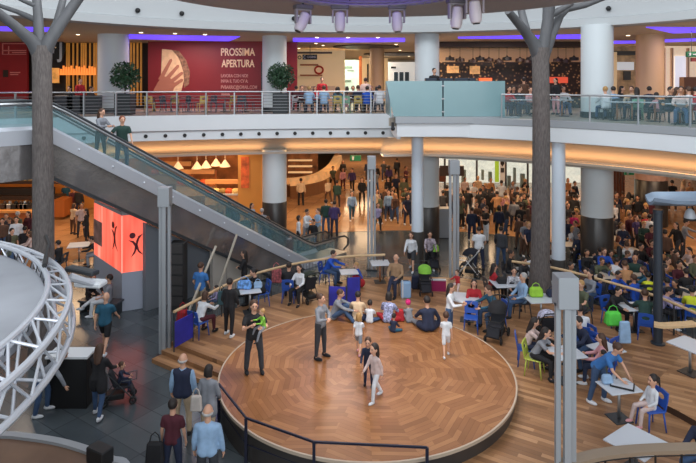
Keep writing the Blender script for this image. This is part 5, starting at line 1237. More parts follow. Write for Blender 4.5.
P_(209, 364, 1.66, 165, 'stand2', 'grey', 'beige', ('bob', 'dark'), 'f', sl='coat', label='woman in pale grey coat with a pale bag, walking beside the stage')
bag(xd(198, 12.9), 12.75, .82, (.26, .14, .34), cloth('bag_pale', (186, 178, 172)), 'pale cloth shoulder bag of the woman in the grey coat')
P_(208, 404, 1.76, 180, 'stand', 'lightblue', 'charcoal', ('fringe', 'grey'), label='old man in light blue sweater seen from behind at the bottom', shoe='brown')
P_(173, 398, 1.66, 178, 'stand', 'maroon', 'navy', ('short', 'dark'), 'f', sl='short', label='dark haired person in maroon T-shirt seen from behind with a black bag')
bag(xd(155, 11.4), 11.4, .55, (.36, .2, .42), cloth('bag_black', (24, 24, 28)), 'black handbag hanging from the arm of the person in maroon')
P_(201, 262, 1.78, 160, 'stand2', 'blue', 'khaki', ('short', 'brown'), sl='short', ln='short', label='man in blue polo shirt and beige shorts standing behind the wooden rail')
P_(244, 250, 1.68, -90, 'folded', 'black', 'black', ('long', 'dark'), 'f', label='long haired woman in black standing sideways before the escalator wall')
# man with baby and woman on stage
mn = P_(254, 300, 1.80, 20, 'carry', 'black', 'charcoal', ('short', 'brown'), z=SZ, label='man in black shirt on the stage holding a baby in green', sl='short')
P_(262, 299.5, .9, -60, 'baby', 'green', 'grey', ('short', 'blond'), 'c', z=SZ, dz=1.1, d=mn.location.y - .16, label='baby in green held on the arm of the man in black')
P_(321, 293.5, 1.68, 60, 'folded', 'grey', 'charcoal', ('bun', 'brown'), 'f', z=SZ, label='woman in grey sweater with folded arms standing on the stage')
# running children
P_(359, 312, 1.12, 165, 'walk', 'white', 'grey', ('bob', 'blond'), 'c', z=SZ, sl='short', ln='short', label='small child in white T-shirt walking near the seated row on the stage', shoe='pink')
P_(446, 311, 1.2, 178, 'walk2', 'white', 'white', ('short', 'brown'), 'c', z=SZ, sl='short', ln='short', shoe='white', label='child in white T-shirt walking away at the right rim of the stage')
P_(368, 337, 1.2, -10, 'reach', 'navy', 'navy', ('short', 'brown'), 'c', z=SZ, label='boy in navy standing beside the running long haired girl')
P_(374, 343, 1.34, -50, 'walk', 'pale', 'white', ('long', 'dark'), 'c', z=SZ, shoe='white', label='long haired girl in pale pink running across the middle of the stage')
# seated row at the back of the stage
P_(340, 289, 1.72, 80, 'floorknee', 'grey', 'jeans', ('short', 'brown'), z=SZ, label='man in light grey sweater sitting on the stage before the blue screen')
P_(358, 291, 1.64, 170, 'floor', 'cream', 'navy', ('short', 'dark'), 'f', z=SZ, label='woman in beige top sitting on the stage, back turned')
P_(370, 299.5, 1.2, 170, 'floor', 'white', 'jeans', ('short', 'dark'), 'c', z=SZ, sl='short', label='child in white T-shirt sitting between two women on the stage')
PAT = mat('cloth_patterned', (150, 156, 190), .85, var=.9, scale=22)
P_(389, 291.5, 1.66, 160, 'floor', PAT, 'red', ('bob', 'dark'), 'f', z=SZ, label='woman in patterned blue and white blouse with red trousers sitting on the stage')
P_(394, 313, .95, 150, 'floor', 'navy', 'teal', ('short', 'dark'), 'c', z=SZ, label='small child in navy beside the red backpack on the stage')
bag(xd(399, 18.1), 17.9, SZ, (.3, .2, .36), cm('red'), 'red backpack standing on the stage behind the seated children', cat='backpack', handle=False)
P_(408, 299, 1.2, -165, 'floorknee', 'grey', 'grey', ('short', 'magenta'), 'c', z=SZ, label='child in grey with a bright pink hat sitting on the stage')
P_(427, 296, 1.8, -170, 'floorside', 'navy', 'grey', ('short', 'dark'), z=SZ, label='broad man in dark navy jacket sitting at the end of the row', sl='coat')
stroller(xd(425, 21.2), 21.2, TZ, PI, 'black stroller with bright green hood behind the broad man in navy', ('green', (110, 190, 60)), BLACK)
# man in the beige blazer
P_(396, 254, 1.78, -25, 'sitcross', mat('cloth_blazer', (158, 128, 98), .85, var=.1), 'navy', ('fringe', 'grey'), z=TZ, seat='grey', label='bald man in beige blazer with crossed legs seated behind the stage', seatlabel='chair under the bald man in the beige blazer')
tpx(380, 262.5, TZ, .1, 'white square table with brown pedestal left of the man in the blazer', ped=mat('copper', (170, 116, 84), .4, .3))
tpx(349, 271.5, TZ, .15, 'small white table beside the person in bright blue', sx=.66, sy=.6)
P_(333, 250, 1.7, 70, 'sitlean', 'royal', 'jeans', ('short', 'dark'), z=TZ, seat='blue', label='person in bright blue hoodie leaning over the small white table')
P_(356, 262, 1.15, -80, 'sitlean', 'royal', 'red', ('short', 'blond'), 'c', z=TZ, dz=.12, label='child in blue sitting right of the small white table')
p = at(361, 287, TZ); tag(MB().ball((0, 0, .16), .16, 16, 10).build('ball', cm('red'), smooth=True, loc=(p.x, p.y, TZ)), 'red ball lying beside the tall blue screen', 'ball')
# things near the blazer man
p = at(406, 298, TZ); t = thing('cool_box', 'pale blue and grey case standing on the terrace left of the dark backpack', 'case', (p.x, p.y, TZ), -.05)
MB().box((0, .1, .28), (.36, .26, .56)).build('shell', mat('case_blue', (136, 170, 206), .5), t, bevel=.03); MB().box((-.12, .1, .28), (.06, .28, .57)).build('stripe', WHITET, t); MB().tube((-.1, .1, .6), (.1, .1, .6), .015).build('handle', BLACK, t)
bag(xd(416, 21.8), 21.7, TZ, (.4, .3, .5), cm('navy'), 'dark navy backpack beside the pale blue case', cat='backpack')
p = at(433, 291, TZ); q = thing('sign_board', 'low magenta board with white top behind the green hooded stroller', 'board', (p.x, p.y, TZ), -.08)
MB().box((0, 0, .2), (.95, .06, .4)).build('magenta_panel', mat('magenta_board', (148, 24, 84), .5), q); MB().box((0, 0, .42), (.95, .1, .05)).build('white_edge', WHITET, q)
# left terrace group
P_(205, 291, 1.66, 150, 'sitlean', 'white', 'maroon', ('bob', 'brown'), 'f', z=TZ, seat='blue', label='woman in white sweater seated on the leftmost blue chair')
P_(216, 285, 1.0, -60, 'sit', 'lilac', 'jeans', ('short', 'dark'), 'c', z=TZ, dz=.2, label='small child in lilac facing the woman in the white sweater')
P_(230, 278, 1.70, 160, 'stand2', 'black', 'black', ('short', 'dark'), 'f', z=TZ, shoe='white', label='woman all in black standing with a teal bag by the railing')
bag(xd(222, 18.2), 18.15, TZ + .75, (.26, .12, .42), cloth('bag_teal', (54, 84, 92)), 'dark teal bag on the shoulder of the standing woman in black')
P_(254, 268, 1.72, -60, 'sitlean', 'black', 'black', ('short', 'black'), z=TZ, seat='blue', label='person in black bent over the striped blue bag')
tpx(250, 290, TZ, .3, 'white table covered by blue bags left of the baby holder', sx=.7, sy=.6)
p = at(248, 288, TZ + .77)
bag(p.x - .12, p.y, TZ + .755, (.5, .3, .28), mat('bag_stripe', (92, 140, 200), .7, var=.9, scale=9), 'blue and white striped bag lying on the left terrace table')
bag(p.x + .32, p.y + .1, TZ + .755, (.3, .24, .2), cm('lightblue'), 'light blue folded jacket beside the striped bag')
P_(289, 262, 1.7, 178, 'sit', 'black', 'navy', ('short', 'dark'), z=TZ, seat='blue', label='person in black seated with back turned on a blue chair by the rail')
P_(299, 264, 1.66, -20, 'sit', 'white', 'black', ('long', 'dark'), 'f', z=TZ, seat='grey', label='woman in white and black facing the person on the blue chair')
stroller(xd(309, 20.6), 20.5, TZ, .5, 'dark green draped stroller next to the woman in white and black', ('dkgreen', (38, 48, 38)), BLACK, 1.05)
bag(xd(277, 21.4), 21.2, TZ + .4, (.42, .2, .5), mat('bag_red_check', (170, 90, 96), .7, var=.8, scale=12), 'red and white checked bag hanging at the rail', handle=True)
bag(xd(181, 17.4), 17.6, .65, (.4, .3, .5), cm('red'), 'red backpack at the left end of the wooden rail', cat='backpack')
# right of stage
P_(451, 283, 1.62, 70, 'hold', 'white', 'jeans', ('long', 'dark'), 'f', z=TZ, label='long haired woman in white carrying a child in red', shoe='magenta')
P_(457, 283, .95, -50, 'baby', 'red', 'pale', ('short', 'brown'), 'c', z=TZ, dz=.75, d=19.6, label='child in red carried by the woman in white')
tpx(467, 297, TZ, -.25, 'white table between the woman in red and the man in denim blue', sx=.9, sy=.8)
P_(474, 279, 1.66, -10, 'sit', 'red', 'black', ('long', 'dark'), 'f', z=TZ, seat='blue', label='woman in red top seated behind a white table facing the stage')
P_(489, 285, 1.76, -75, 'sitlean', 'teal', 'jeans', ('short', 'brown'), z=TZ, seat='blue', label='man in denim blue leaning to the woman in red')
c_ = at(471, 340, TZ); chair(xd(471, 17.9), 17.9, TZ, 2.9, 'blue', 'empty blue chair pushed under the table of the woman in red')
stroller(xd(495, 17.6), 17.4, TZ, 2.6, 'big dark stroller with red strap standing behind the man in denim blue', ('black', (26, 26, 30)), BLACK, 1.1)
P_(494, 263, 1.66, 100, 'sit', 'red', 'black', ('long', 'dark'), 'f', z=TZ, seat='grey', label='woman in dark red sweater seated behind the denim blue man')
tpx(508, 283, TZ, .1, 'white table with a black coat between the red sweater and light blue shirt', sx=1.1, sy=.8)
p = at(505, 281, TZ + .8); bag(p.x, p.y, TZ + .755, (.6, .4, .16), cm('black'), 'black coat heaped on the white table behind the denim blue man', handle=False)
P_(514, 267, 1.66, -10, 'sit', mat('cloth_striped', (170, 170, 176), .8, var=.7, scale=14), 'black', ('bob', 'dark'), 'f', z=TZ, seat='grey', label='woman in striped black and white top facing the camera')
P_(523, 272.5, 1.78, -80, 'sitcross', 'lightblue', 'jeans', ('short', 'grey'), z=TZ, seat='grey', label='man in light blue shirt and jeans seated left of the right tree')
# standing on the dark tiles behind
P_(411, 232, 1.68, -20, 'walk', 'white', 'charcoal', ('long', 'brown'), 'f', ln='short', shoe='white', label='woman in white top and shorts walking beside the slim white column')
P_(430, 231, 1.66, 0, 'push', mat('cloth_mixed', (150, 140, 150), .8, var=.7, scale=12), 'black', ('long', 'dark'), 'f', label='woman pushing the lime green stroller towards the stage', shoe='white')
stroller(xd(433, 25.2), 25.1, 0, PI, 'lime green stroller on the dark tiles behind the magenta board', ('green', (110, 190, 60)), BLACK, 1.05)
P_(479, 226, 1.82, 175, 'stand2', 'white', 'navy', ('short', 'dark'), label='man in white shirt standing beside the white framed stroller', sl='short')
stroller(xd(469, 24.2), 24.2, 0, 1.2, 'dark stroller with white frame beside the man in white shirt', ('navyhood', (24, 28, 40)), mat('white_frame', (206, 208, 212), .4), 1.15)
P_(501, 226, 1.75, 160, 'walk2', 'charcoal', 'jeans', ('short', 'dark'), label='person in charcoal walking away left of the right tree', z=0)
# near right group round the pylon
tpx(541, 298, TZ, .1, 'white table with lime green bag in front of the right tree', sx=1.0, sy=.8)
p = at(539, 296, TZ + .76); bag(p.x - .1, p.y, TZ + .755, (.46, .3, .3), cloth('bag_lime', (150, 200, 60)), 'lime green bag on the white table before the right tree'); bag(p.x + .42, p.y, TZ + .755, (.36, .3, .22), cm('navy'), 'navy bag beside the lime green bag on the white table')
stroller(xd(546, 17.0), 17.0, TZ, .1, 'pale patterned pram between the lime bag table and the grey pylon', mat('cloth_pram', (176, 176, 196), .8, var=.6, scale=16), BLACK, 1.05)
P_(534, 317, 1.68, 75, 'sitchin', 'pale', 'navy', ('long', 'dark'), 'f', z=TZ, seat='blue', label='woman in pale pink blouse seated with her hand on her chin')
P_(545, 327, 1.68, 60, 'sitlean', 'grey', 'black', ('long', 'dark'), 'f', z=TZ, sl='short', seat='lime', label='woman in grey T-shirt seated on the lime green chair', seatlabel='lime green chair under the woman in grey beside the pylon')
tpx(566, 352, TZ, .2, 'white table hidden behind the nearest grey pylon', sx=.8, sy=.75)
P_(579, 316, 1.78, -70, 'sitlean', 'navy', 'jeans', ('short', 'dark'), z=TZ, seat='blue', label='man in navy shirt reaching over the table behind the pylon')
P_(580, 304, 1.7, 170, 'sit', 'white', 'black', ('short', 'dark'), z=TZ, seat='blue', label='person in white shirt seated behind the man in navy')
chair(xd(597, 16.6), 16.5, TZ, -1.2, 'blue', 'empty blue chair between the man in navy and the green bag')
P_(601, 333, 1.64, -110, 'sit', 'pink', 'darkjeans', ('long', 'brown'), 'f', z=TZ, seat='blue', label='long haired woman in pink at the table of the man in navy', shoe='white')
tpx(606, 348, TZ, .4, 'white table corner behind the long haired woman in pink', sx=.7, sy=.7)
P_(603, 356, 1.0, -120, 'sit', 'olive', 'black', ('short', 'dark'), 'c', z=TZ, dz=.3, d=14.3, label='small child in olive on the lap beside the woman in pink')
P_(581, 280, 1.74, -60, 'sit', 'olive', 'charcoal', ('short', 'blond'), z=TZ, seat='grey', label='man in olive T-shirt seated above the grey pylon cap', sl='short')
P_(590, 270, 1.66, -60, 'sit', 'grey', 'jeans', ('long', 'dark'), 'f', z=TZ, seat='blue', label='woman in grey and jeans seated behind the man in olive')
P_(618, 286, 1.7, 20, 'sitlean', 'black', 'black', ('short', 'black'), z=TZ, seat='blue', label='man in black beside the bright green bag')
p = at(610, 310, TZ + .5); bag(xd(610, 17.3), 17.1, TZ + .55, (.5, .3, .4), cloth('bag_green', (84, 196, 70)), 'bright green bag hung on the chair of the man in black'); bag(xd(623, 16.8), 16.7, TZ + .2, (.34, .16, .62), cm('lightblue'), 'pale jacket hanging down beside the bright green bag', handle=False)
tpx(634, 306, TZ, .1, 'white table with a dark tray between the man in black and the man in green', sx=.8, sy=.7)
p = at(634, 305, TZ + .78); tag(MB().box((0, 0, .01), (.34, .24, .02)).build('serving_tray', BLACK, loc=(p.x, p.y, TZ + .755), bevel=.004), 'black tray on the white table beside the bright green bag', 'tray')
P_(645, 289, 1.8, 155, 'sitlean', 'darkgreen', 'navy', ('short', 'brown'), z=TZ, seat='blue', label='broad man in dark green sweater seated with his back turned')
chair(xd(602, 16.0), 15.8, TZ, .6, 'blue', 'blue chair with its back to the camera left of the green bag')
# man in blue polo and girl
tpx(619, 386, TZ, .2, 'white table with an open tray between the man in blue polo and the girl', sx=.8, sy=.62)
P_(616, 357, 1.72, 40, 'bendtable', 'blue', 'jeans', ('short', 'brown'), z=TZ, shoe='white', sl='short', label='man in blue polo with sunglasses bending over the table of the girl', d=13.6)
P_(653, 374, 1.36, -80, 'sitback', 'white', 'pale', ('pony', 'dark'), 'c', z=TZ, seat='blue', label='girl in white with ponytail and pink trousers seated on a blue chair', dz=.1, shoe='pink', seatlabel='blue chair with thin legs under the girl with the ponytail')
p = at(622, 384, TZ + .78); t = thing('game_tray', 'dark framed tray with white paper on the table of the girl', 'tray', (p.x, p.y - .02, TZ + .755), -.5)
MB().box((0, 0, .015), (.5, .36, .03)).build('frame', BLACK, t, bevel=.005); MB().box((0, 0, .033), (.44, .3, .008)).build('white_paper', WHITET, t)
p = at(607, 381, TZ + .8); bag(p.x, p.y, TZ + .755, (.26, .2, .2), cm('lightblue'), 'light blue bag on the white table under the man in blue', handle=False)
p = at(614, 378, TZ + .8); tag(MB().lathe([(.03, 0), (.04, .11), (.038, .11), (.028, .005)], n=14, cap=False).build('paper_cup', WHITET, loc=(p.x, p.y, TZ + .755)), 'white cup beside the light blue bag', 'cup')
tpx(690, 344, .5, .5, 'white table with steel pedestal on the raised tier at the right edge', sx=.8, sy=.8)
tpx(636, 441, TZ, .62, 'empty white table in the bottom right corner', sx=.95, sy=.85, h=.55)
P_(704, 413, 1.74, -60, 'sit', 'navy', 'jeans', ('short', 'dark'), z=TZ, seat='blue', label='person in jeans seated cut off by the right edge')
# riders
e1 = ep(2.55, .6, zfl(2.55) + .08); P_(0, 0, 1.78, 35, 'rail', 'darkgreen', 'darkjeans', ('short', 'auburn'), exact=e1, sl='short', label='man in black green T-shirt and jeans riding down the escalator')
e2 = ep(1.9, .78, zfl(1.9) + .08); P_(0, 0, 1.66, 70, 'hold', 'grey', 'black', ('long', 'brown'), 'f', exact=e2, label='long haired woman in grey beside the man on the escalator')

# ================================================================== CROWDS
SEATW = {'blue': 'blue', 'grey': 'dark grey', 'white': 'white', 'mint': 'green', 'yellow': 'ochre', 'grey_stool': 'dark', 'white_stool': 'white'}
def auto(lst, zone, z=0, grp=None, seated=None):
    """lst rows: x, y(head), height, face, pose, top, bottom, hair style, hair colour, body"""
    made = []
    for r in lst:
        x, y, h, fc, ps, tp, bt, hs, hc, b = r
        mv = {'walk': 'walking', 'walk2': 'walking', 'stand': 'standing', 'stand2': 'standing', 'folded': 'with folded arms', 'hold': 'holding something', 'phone': 'raising a hand', 'push': 'leaning forward', 'reach': 'reaching out', 'sit': 'seated', 'sitlean': 'leaning on a table', 'sitback': 'sitting back', 'sitchin': 'with hand on chin'}.get(ps, 'standing')
        who = 'child' if b == 'c' else ('woman' if b == 'f' else 'man')
        ww = lambda c: WORD.get(c, c)
        lab = '%s in %s and %s %s %s' % (who, ww(tp), ww(bt) + ('s' if 'jean' in bt else ''), mv, zone)
        seat = seated[made.__len__() % len(seated)] if seated else None
        t = P_(x, y, h, fc, ps, tp, bt, (hs, hc) if hs else None, b, z=z, label=lab, seat=seat, seatlabel='%s chair under %s in %s and %s %s' % (SEATW.get(seat, ''), who, ww(tp), ww(bt), zone), nudge=True, sl='short' if (int(x) % 3 == 0) else 'long', skin=int(x) % 2, shoe='black' if int(x) % 4 else 'white')
        made.append(t)
    return made
def W(*r): return r
L1 = [(301, 178, 1.75, 170, 'stand', 'cream', 'black', 'short', 'dark', 'm'), (333, 166, 1.75, 20, 'walk', 'olive', 'black', 'short', 'dark', 'm'), (343, 160, 1.7, 10, 'walk2', 'black', 'black', 'long', 'dark', 'f'), (328, 178, 1.68, 200, 'walk', 'cream', 'brown', 'bob', 'blond', 'f'),
      (337, 180, 1.76, 170, 'walk2', 'darkgreen', 'charcoal', 'short', 'dark', 'm'), (343, 168, 1.66, 0, 'walk', 'pink', 'maroon', 'long', 'brown', 'f'), (352, 168, 1.76, -10, 'walk', 'purple', 'black', 'short', 'black', 'm'),
      (352, 191, 1.72, 10, 'walk2', 'lightblue', 'teal', 'long', 'dark', 'f'), (362, 177.5, 1.74, 0, 'stand2', 'black', 'black', 'long', 'brown', 'f'), (326, 199, 1.78, 175, 'stand', 'darkgreen', 'jeans', 'short', 'black', 'm'), (334.5, 200.5, 1.8, 170, 'stand2', 'purple', 'navy', 'short', 'dark', 'm')]
auto(L1, 'in corridor right of glass counter')
L2 = [(307, 209, 1.72, 60, 'hold', 'white', 'grey', 'short', 'dark', 'm'), (318, 208, 1.74, -60, 'folded', 'lightblue', 'khaki', 'short', 'brown', 'm'), (313, 219, 1.5, -30, 'stand2', 'black', 'jeans', 'short', 'black', 'm'), (299, 215, 1.62, 100, 'stand', 'white', 'black', 'bob', 'dark', 'f')]
auto(L2, 'near the escalator foot')
L3 = [(371, 176, 1.7, 0, 'stand', 'navy', 'black', 'short', 'dark', 'm'), (377, 189, 1.68, 30, 'stand2', 'cream', 'beige', 'bob', 'brown', 'f'), (378, 203, 1.55, 10, 'walk', 'lilac', 'black', 'long', 'dark', 'f'), (388, 177, 1.7, 0, 'walk', 'black', 'charcoal', 'long', 'dark', 'f'),
      (396, 173.5, 1.8, 10, 'stand', 'navy', 'black', 'short', 'brown', 'm'), (404, 177, 1.78, -20, 'stand2', 'olive', 'brown', 'short', 'dark', 'm'), (388.5, 190, 1.76, 0, 'stand', 'lightblue', 'jeans', 'long', 'brown', 'f'), (393, 186, 1.8, 20, 'stand', 'black', 'black', 'short', 'dark', 'm'),
      (400, 200, 1.0, 0, 'stand', 'cream', 'white', 'short', 'blond', 'c'), (408, 194, 1.74, 10, 'stand2', 'navy', 'darkjeans', 'short', 'dark', 'm'), (410, 187, 1.7, 170, 'stand', 'charcoal', 'black', 'short', 'black', 'm'), (397, 158, 1.75, 180, 'walk', 'black', 'black', 'short', 'dark', 'm'), (389, 165, 1.7, 180, 'stand', 'purple', 'black', 'long', 'dark', 'f'), (384, 160, 1.7, 0, 'walk2', 'charcoal', 'navy', 'short', 'dark', 'm'), (376, 164, 1.72, 20, 'stand', 'black', 'brown', 'short', 'dark', 'm'), (368, 160, 1.7, 0, 'stand', 'navy', 'charcoal', 'short', 'brown', 'm')]
auto(L3, 'left of the slim white column')
L4 = [(447, 185, 1.8, 150, 'stand', 'black', 'black', 'short', 'dark', 'm'), (443, 190, 1.7, 180, 'stand2', 'charcoal', 'navy', 'short', 'black', 'm'), (462, 195, 1.72, 60, 'stand', 'brown', 'black', 'long', 'dark', 'f'), (468, 187, 1.8, 170, 'stand', 'black', 'charcoal', 'short', 'dark', 'm'), (474, 182, 1.68, 10, 'hold', 'white', 'grey', 'bob', 'brown', 'f'),
      (480.5, 188, 1.84, 175, 'stand', 'black', 'navy', 'short', 'black', 'm'), (486, 183, 1.66, 20, 'stand', 'tan', 'brown', 'long', 'auburn', 'f'), (492, 187, 1.7, 150, 'stand2', 'charcoal', 'black', 'bob', 'dark', 'f'), (497, 191, 1.78, 178, 'hold', 'tan', 'brown', 'short', 'dark', 'm'), (501.5, 180, 1.86, 170, 'reach', 'white', 'beige', 'short', 'dark', 'm'),
      (505, 192, 1.7, 185, 'stand', 'pink', 'charcoal', 'short', 'brown', 'f'), (512, 188, 1.7, 60, 'phone', 'brown', 'navy', 'long', 'brown', 'f'), (514, 198, 1.74, 170, 'stand2', 'grey', 'darkjeans', 'short', 'dark', 'm'), (486, 206, 1.76, -70, 'folded', 'black', 'white', 'short', 'brown', 'm'), (499, 205, 1.72, 170, 'stand', 'navy', 'black', 'bob', 'dark', 'f'),
      (521, 190, 1.68, -20, 'stand', 'cream', 'tan', 'long', 'blond', 'f'), (528, 194, 1.76, 150, 'stand', 'olive', 'black', 'short', 'dark', 'm'), (472, 207, 1.7, 170, 'stand2', 'navy', 'navy', 'short', 'dark', 'm'), (506, 204, 1.7, 120, 'walk', 'charcoal', 'jeans', 'long', 'dark', 'f'), (521, 203, 1.74, 160, 'stand', 'black', 'jeans', 'short', 'black', 'm'), (528, 208, 1.66, 170, 'walk', 'brown', 'black', 'long', 'brown', 'f'), (459, 187, 1.68, 30, 'stand', 'cream', 'charcoal', 'short', 'dark', 'm'), (513, 181, 1.7, 0, 'stand', 'grey', 'black', 'bob', 'brown', 'f'), (525, 182, 1.7, 90, 'stand', 'beige', 'navy', 'short', 'dark', 'm'), (491, 178, 1.65, 0, 'stand', 'tan', 'charcoal', 'bun', 'brown', 'f'), (465, 177, 1.68, 10, 'stand', 'pale', 'black', 'short', 'dark', 'm'), (478, 176, 1.7, 0, 'stand2', 'cream', 'brown', 'short', 'blond', 'm')]
auto(L4, 'in crowd by the glass shopfront')
L5 = [(568, 203, 1.7, 20, 'stand', 'charcoal', 'black', 'long', 'brown', 'f'), (573.5, 211, 1.66, 170, 'stand2', 'magenta', 'black', 'short', 'dark', 'f'), (567, 190, 1.75, 10, 'stand', 'brown', 'navy', 'short', 'dark', 'm'), (574, 194, 1.75, 170, 'stand', 'black', 'charcoal', 'short', 'black', 'm'), (568, 178, 1.7, 0, 'walk', 'tan', 'black', 'bob', 'auburn', 'f'), (575, 181, 1.72, 30, 'stand', 'navy', 'brown', 'short', 'dark', 'm'), (568, 217, 1.65, 0, 'stand', 'navy', 'navy', 'bob', 'dark', 'f')]
auto(L5, 'between slim column and widest pillar')
L6 = [(616.5, 192, 1.84, 10, 'stand', 'navy', 'black', 'short', 'dark', 'm'), (623, 191, 1.7, 150, 'stand', 'brown', 'tan', 'short', 'brown', 'm'), (629, 192, 1.72, 160, 'hold', 'cream', 'charcoal', 'long', 'dark', 'f'), (637.5, 194, 1.76, -30, 'phone', 'black', 'brown', 'short', 'black', 'm'), (650, 195, 1.76, 10, 'stand', 'maroon', 'navy', 'short', 'dark', 'm'), (645.5, 212.5, 1.66, 20, 'stand2', 'red', 'jeans', 'bob', 'blond', 'f'),
      (636, 215, 1.7, 30, 'stand', 'purple', 'charcoal', 'long', 'auburn', 'f'), (644, 221, 1.68, 0, 'hold', 'darkgreen', 'black', 'short', 'blond', 'm'), (621, 222, 1.66, 10, 'folded', 'white', 'jeans', 'long', 'brown', 'f'), (672, 180, 1.9, 170, 'hold', 'black', 'brown', 'short', 'dark', 'm'), (684, 176, 1.7, 30, 'walk', 'cream', 'pale', 'short', 'brown', 'm'), (665, 229, 1.74, 150, 'stand', 'brown', 'black', 'short', 'dark', 'm'), (676, 222, 1.7, -70, 'walk', 'black', 'charcoal', 'long', 'black', 'f'), (686, 219, 1.76, 60, 'reach', 'grey', 'charcoal', 'short', 'dark', 'm'), (655, 213, 1.7, 20, 'stand', 'charcoal', 'jeans', 'short', 'dark', 'm'), (629, 210, 1.7, 10, 'stand2', 'tan', 'jeans', 'long', 'blond', 'f'), (690, 182, 1.7, 0, 'stand', 'tan', 'charcoal', 'bob', 'auburn', 'f')]
auto(L6, 'right of the widest pillar')
L7 = [(66, 182, 1.8, 175, 'stand', 'teal', 'black', 'short', 'dark', 'm'), (74, 187, 1.72, 20, 'stand2', 'maroon', 'black', 'short', 'dark', 'm'), (79, 187, 1.76, 170, 'stand', 'black', 'navy', 'short', 'black', 'm'), (74, 203, 1.62, 160, 'hold', 'cream', 'brown', 'bob', 'brown', 'f'), (81.5, 203, 1.74, 30, 'stand', 'pale', 'charcoal', 'short', 'dark', 'm'), (86, 208.5, 1.66, -60, 'stand2', 'black', 'black', 'long', 'dark', 'f')]
auto(L7, 'right of the left tree')
L8 = [(18, 211, 1.75, 160, 'stand', 'olive', 'darkgreen', 'short', 'grey', 'm'), (28, 211, 1.7, -20, 'stand2', 'maroon', 'charcoal', 'long', 'dark', 'f'), (12, 228, 1.7, 60, 'stand2', 'olive', 'black', 'short', 'dark', 'm'), (25, 226, 1.72, 180, 'sit', 'black', 'navy', 'short', 'black', 'm'), (29.5, 231, 1.64, -60, 'sit', 'pale', 'black', 'bob', 'brown', 'f'), (16, 219, 1.7, 0, 'sit', 'cream', 'brown', 'short', 'dark', 'm')]
auto(L8, 'left of the left tree')
L9 = [(250, 186, 1.74, 0, 'stand', 'black', 'charcoal', 'short', 'dark', 'm'), (257, 187, 1.7, 180, 'stand2', 'charcoal', 'black', 'short', 'black', 'm'), (243, 188, 1.68, 20, 'stand', 'purple', 'navy', 'long', 'dark', 'f'), (230, 201, 1.7, 150, 'stand', 'black', 'black', 'short', 'dark', 'm'), (235, 205, 1.66, 0, 'stand2', 'navy', 'grey', 'bob', 'brown', 'f'), (262, 208, 1.72, 170, 'stand', 'grey', 'jeans', 'short', 'grey', 'm'), (252, 203, 1.7, 60, 'stand', 'lightblue', 'charcoal', 'long', 'dark', 'f'), (245, 214, 1.6, 0, 'stand2', 'darkgreen', 'black', 'short', 'dark', 'm'), (268, 216, 1.72, 180, 'stand', 'navy', 'olive', 'short', 'brown', 'm'), (220, 196, 1.7, 30, 'stand', 'tan', 'brown', 'bob', 'auburn', 'f'), (183, 175, 1.7, 0, 'stand', 'charcoal', 'brown', 'short', 'dark', 'm')]
auto(L9, 'behind the escalator glass')
for i, (px, py, lab) in enumerate(((575, 249, 'table with pale top below the slim white column base'), (600, 256, 'table of the family in black and white behind the rail'), (628, 250, 'long pale table behind the bald person in green'), (627, 273, 'table among the yellow vest and bright blue hoodie'), (680, 265, 'large pale table at the right edge behind the rail'), (681, 292, 'pale blue table behind the rail beside the lamp post'), (601, 245, 'small pale table left of the widest pillar foot'), (575, 236, 'pale table beside the dark pillar base'), (606, 277, 'white table just behind the rail above the bright green bag'), (660, 245, 'pale table behind the lamp post'), (615, 241, 'pale table right of the widest pillar foot'))):
    tpx(px, py, 0, .1 * i, lab, nudge=True, sx=1.1, sy=.8, col=mat('pale_top', (196, 184, 170), .4))
rc = random.Random(21)
def fill(n, x0, x1, y0, y1, zone, tops, seated=False, z=0):
    rows = []
    for _ in range(n):
        b = 'f' if rc.random() < .45 else 'm'
        rows.append((rc.uniform(x0, x1), rc.uniform(y0, y1), rc.uniform(1.6, 1.8), rc.choice([0, 20, -30, 60, 150, 180, 200, -70]), rc.choice(['sit', 'sitlean', 'sitback'] if seated else ['stand', 'stand2', 'walk', 'folded', 'hold']), rc.choice(tops), rc.choice(['black', 'navy', 'charcoal', 'jeans', 'brown']), rc.choice(['long', 'bob', 'pony'] if b == 'f' else ['short']), rc.choice(['dark', 'brown', 'black', 'dark', 'blond']), b))
    auto(rows, zone, z=z, seated=['grey', 'blue', 'grey'] if seated else None)
DK = ['black', 'charcoal', 'navy', 'brown', 'black', 'maroon', 'grey', 'white', 'tan', 'olive']
fill(12, 455, 530, 178, 206, 'in crowd by the glass shopfront', DK)
fill(7, 566, 578, 180, 225, 'between slim column and widest pillar', DK)
fill(10, 612, 660, 192, 226, 'right of the widest pillar', DK)
fill(8, 340, 410, 160, 200, 'left of the slim white column', DK)
fill(7, 512, 530, 186, 224, 'in crowd by the glass shopfront', DK)
fill(14, 568, 696, 236, 280, 'behind the long wooden rail', DK + ['tan', 'white', 'royal'], seated=True)
fill(5, 0, 28, 212, 236, 'left of the left tree', DK)
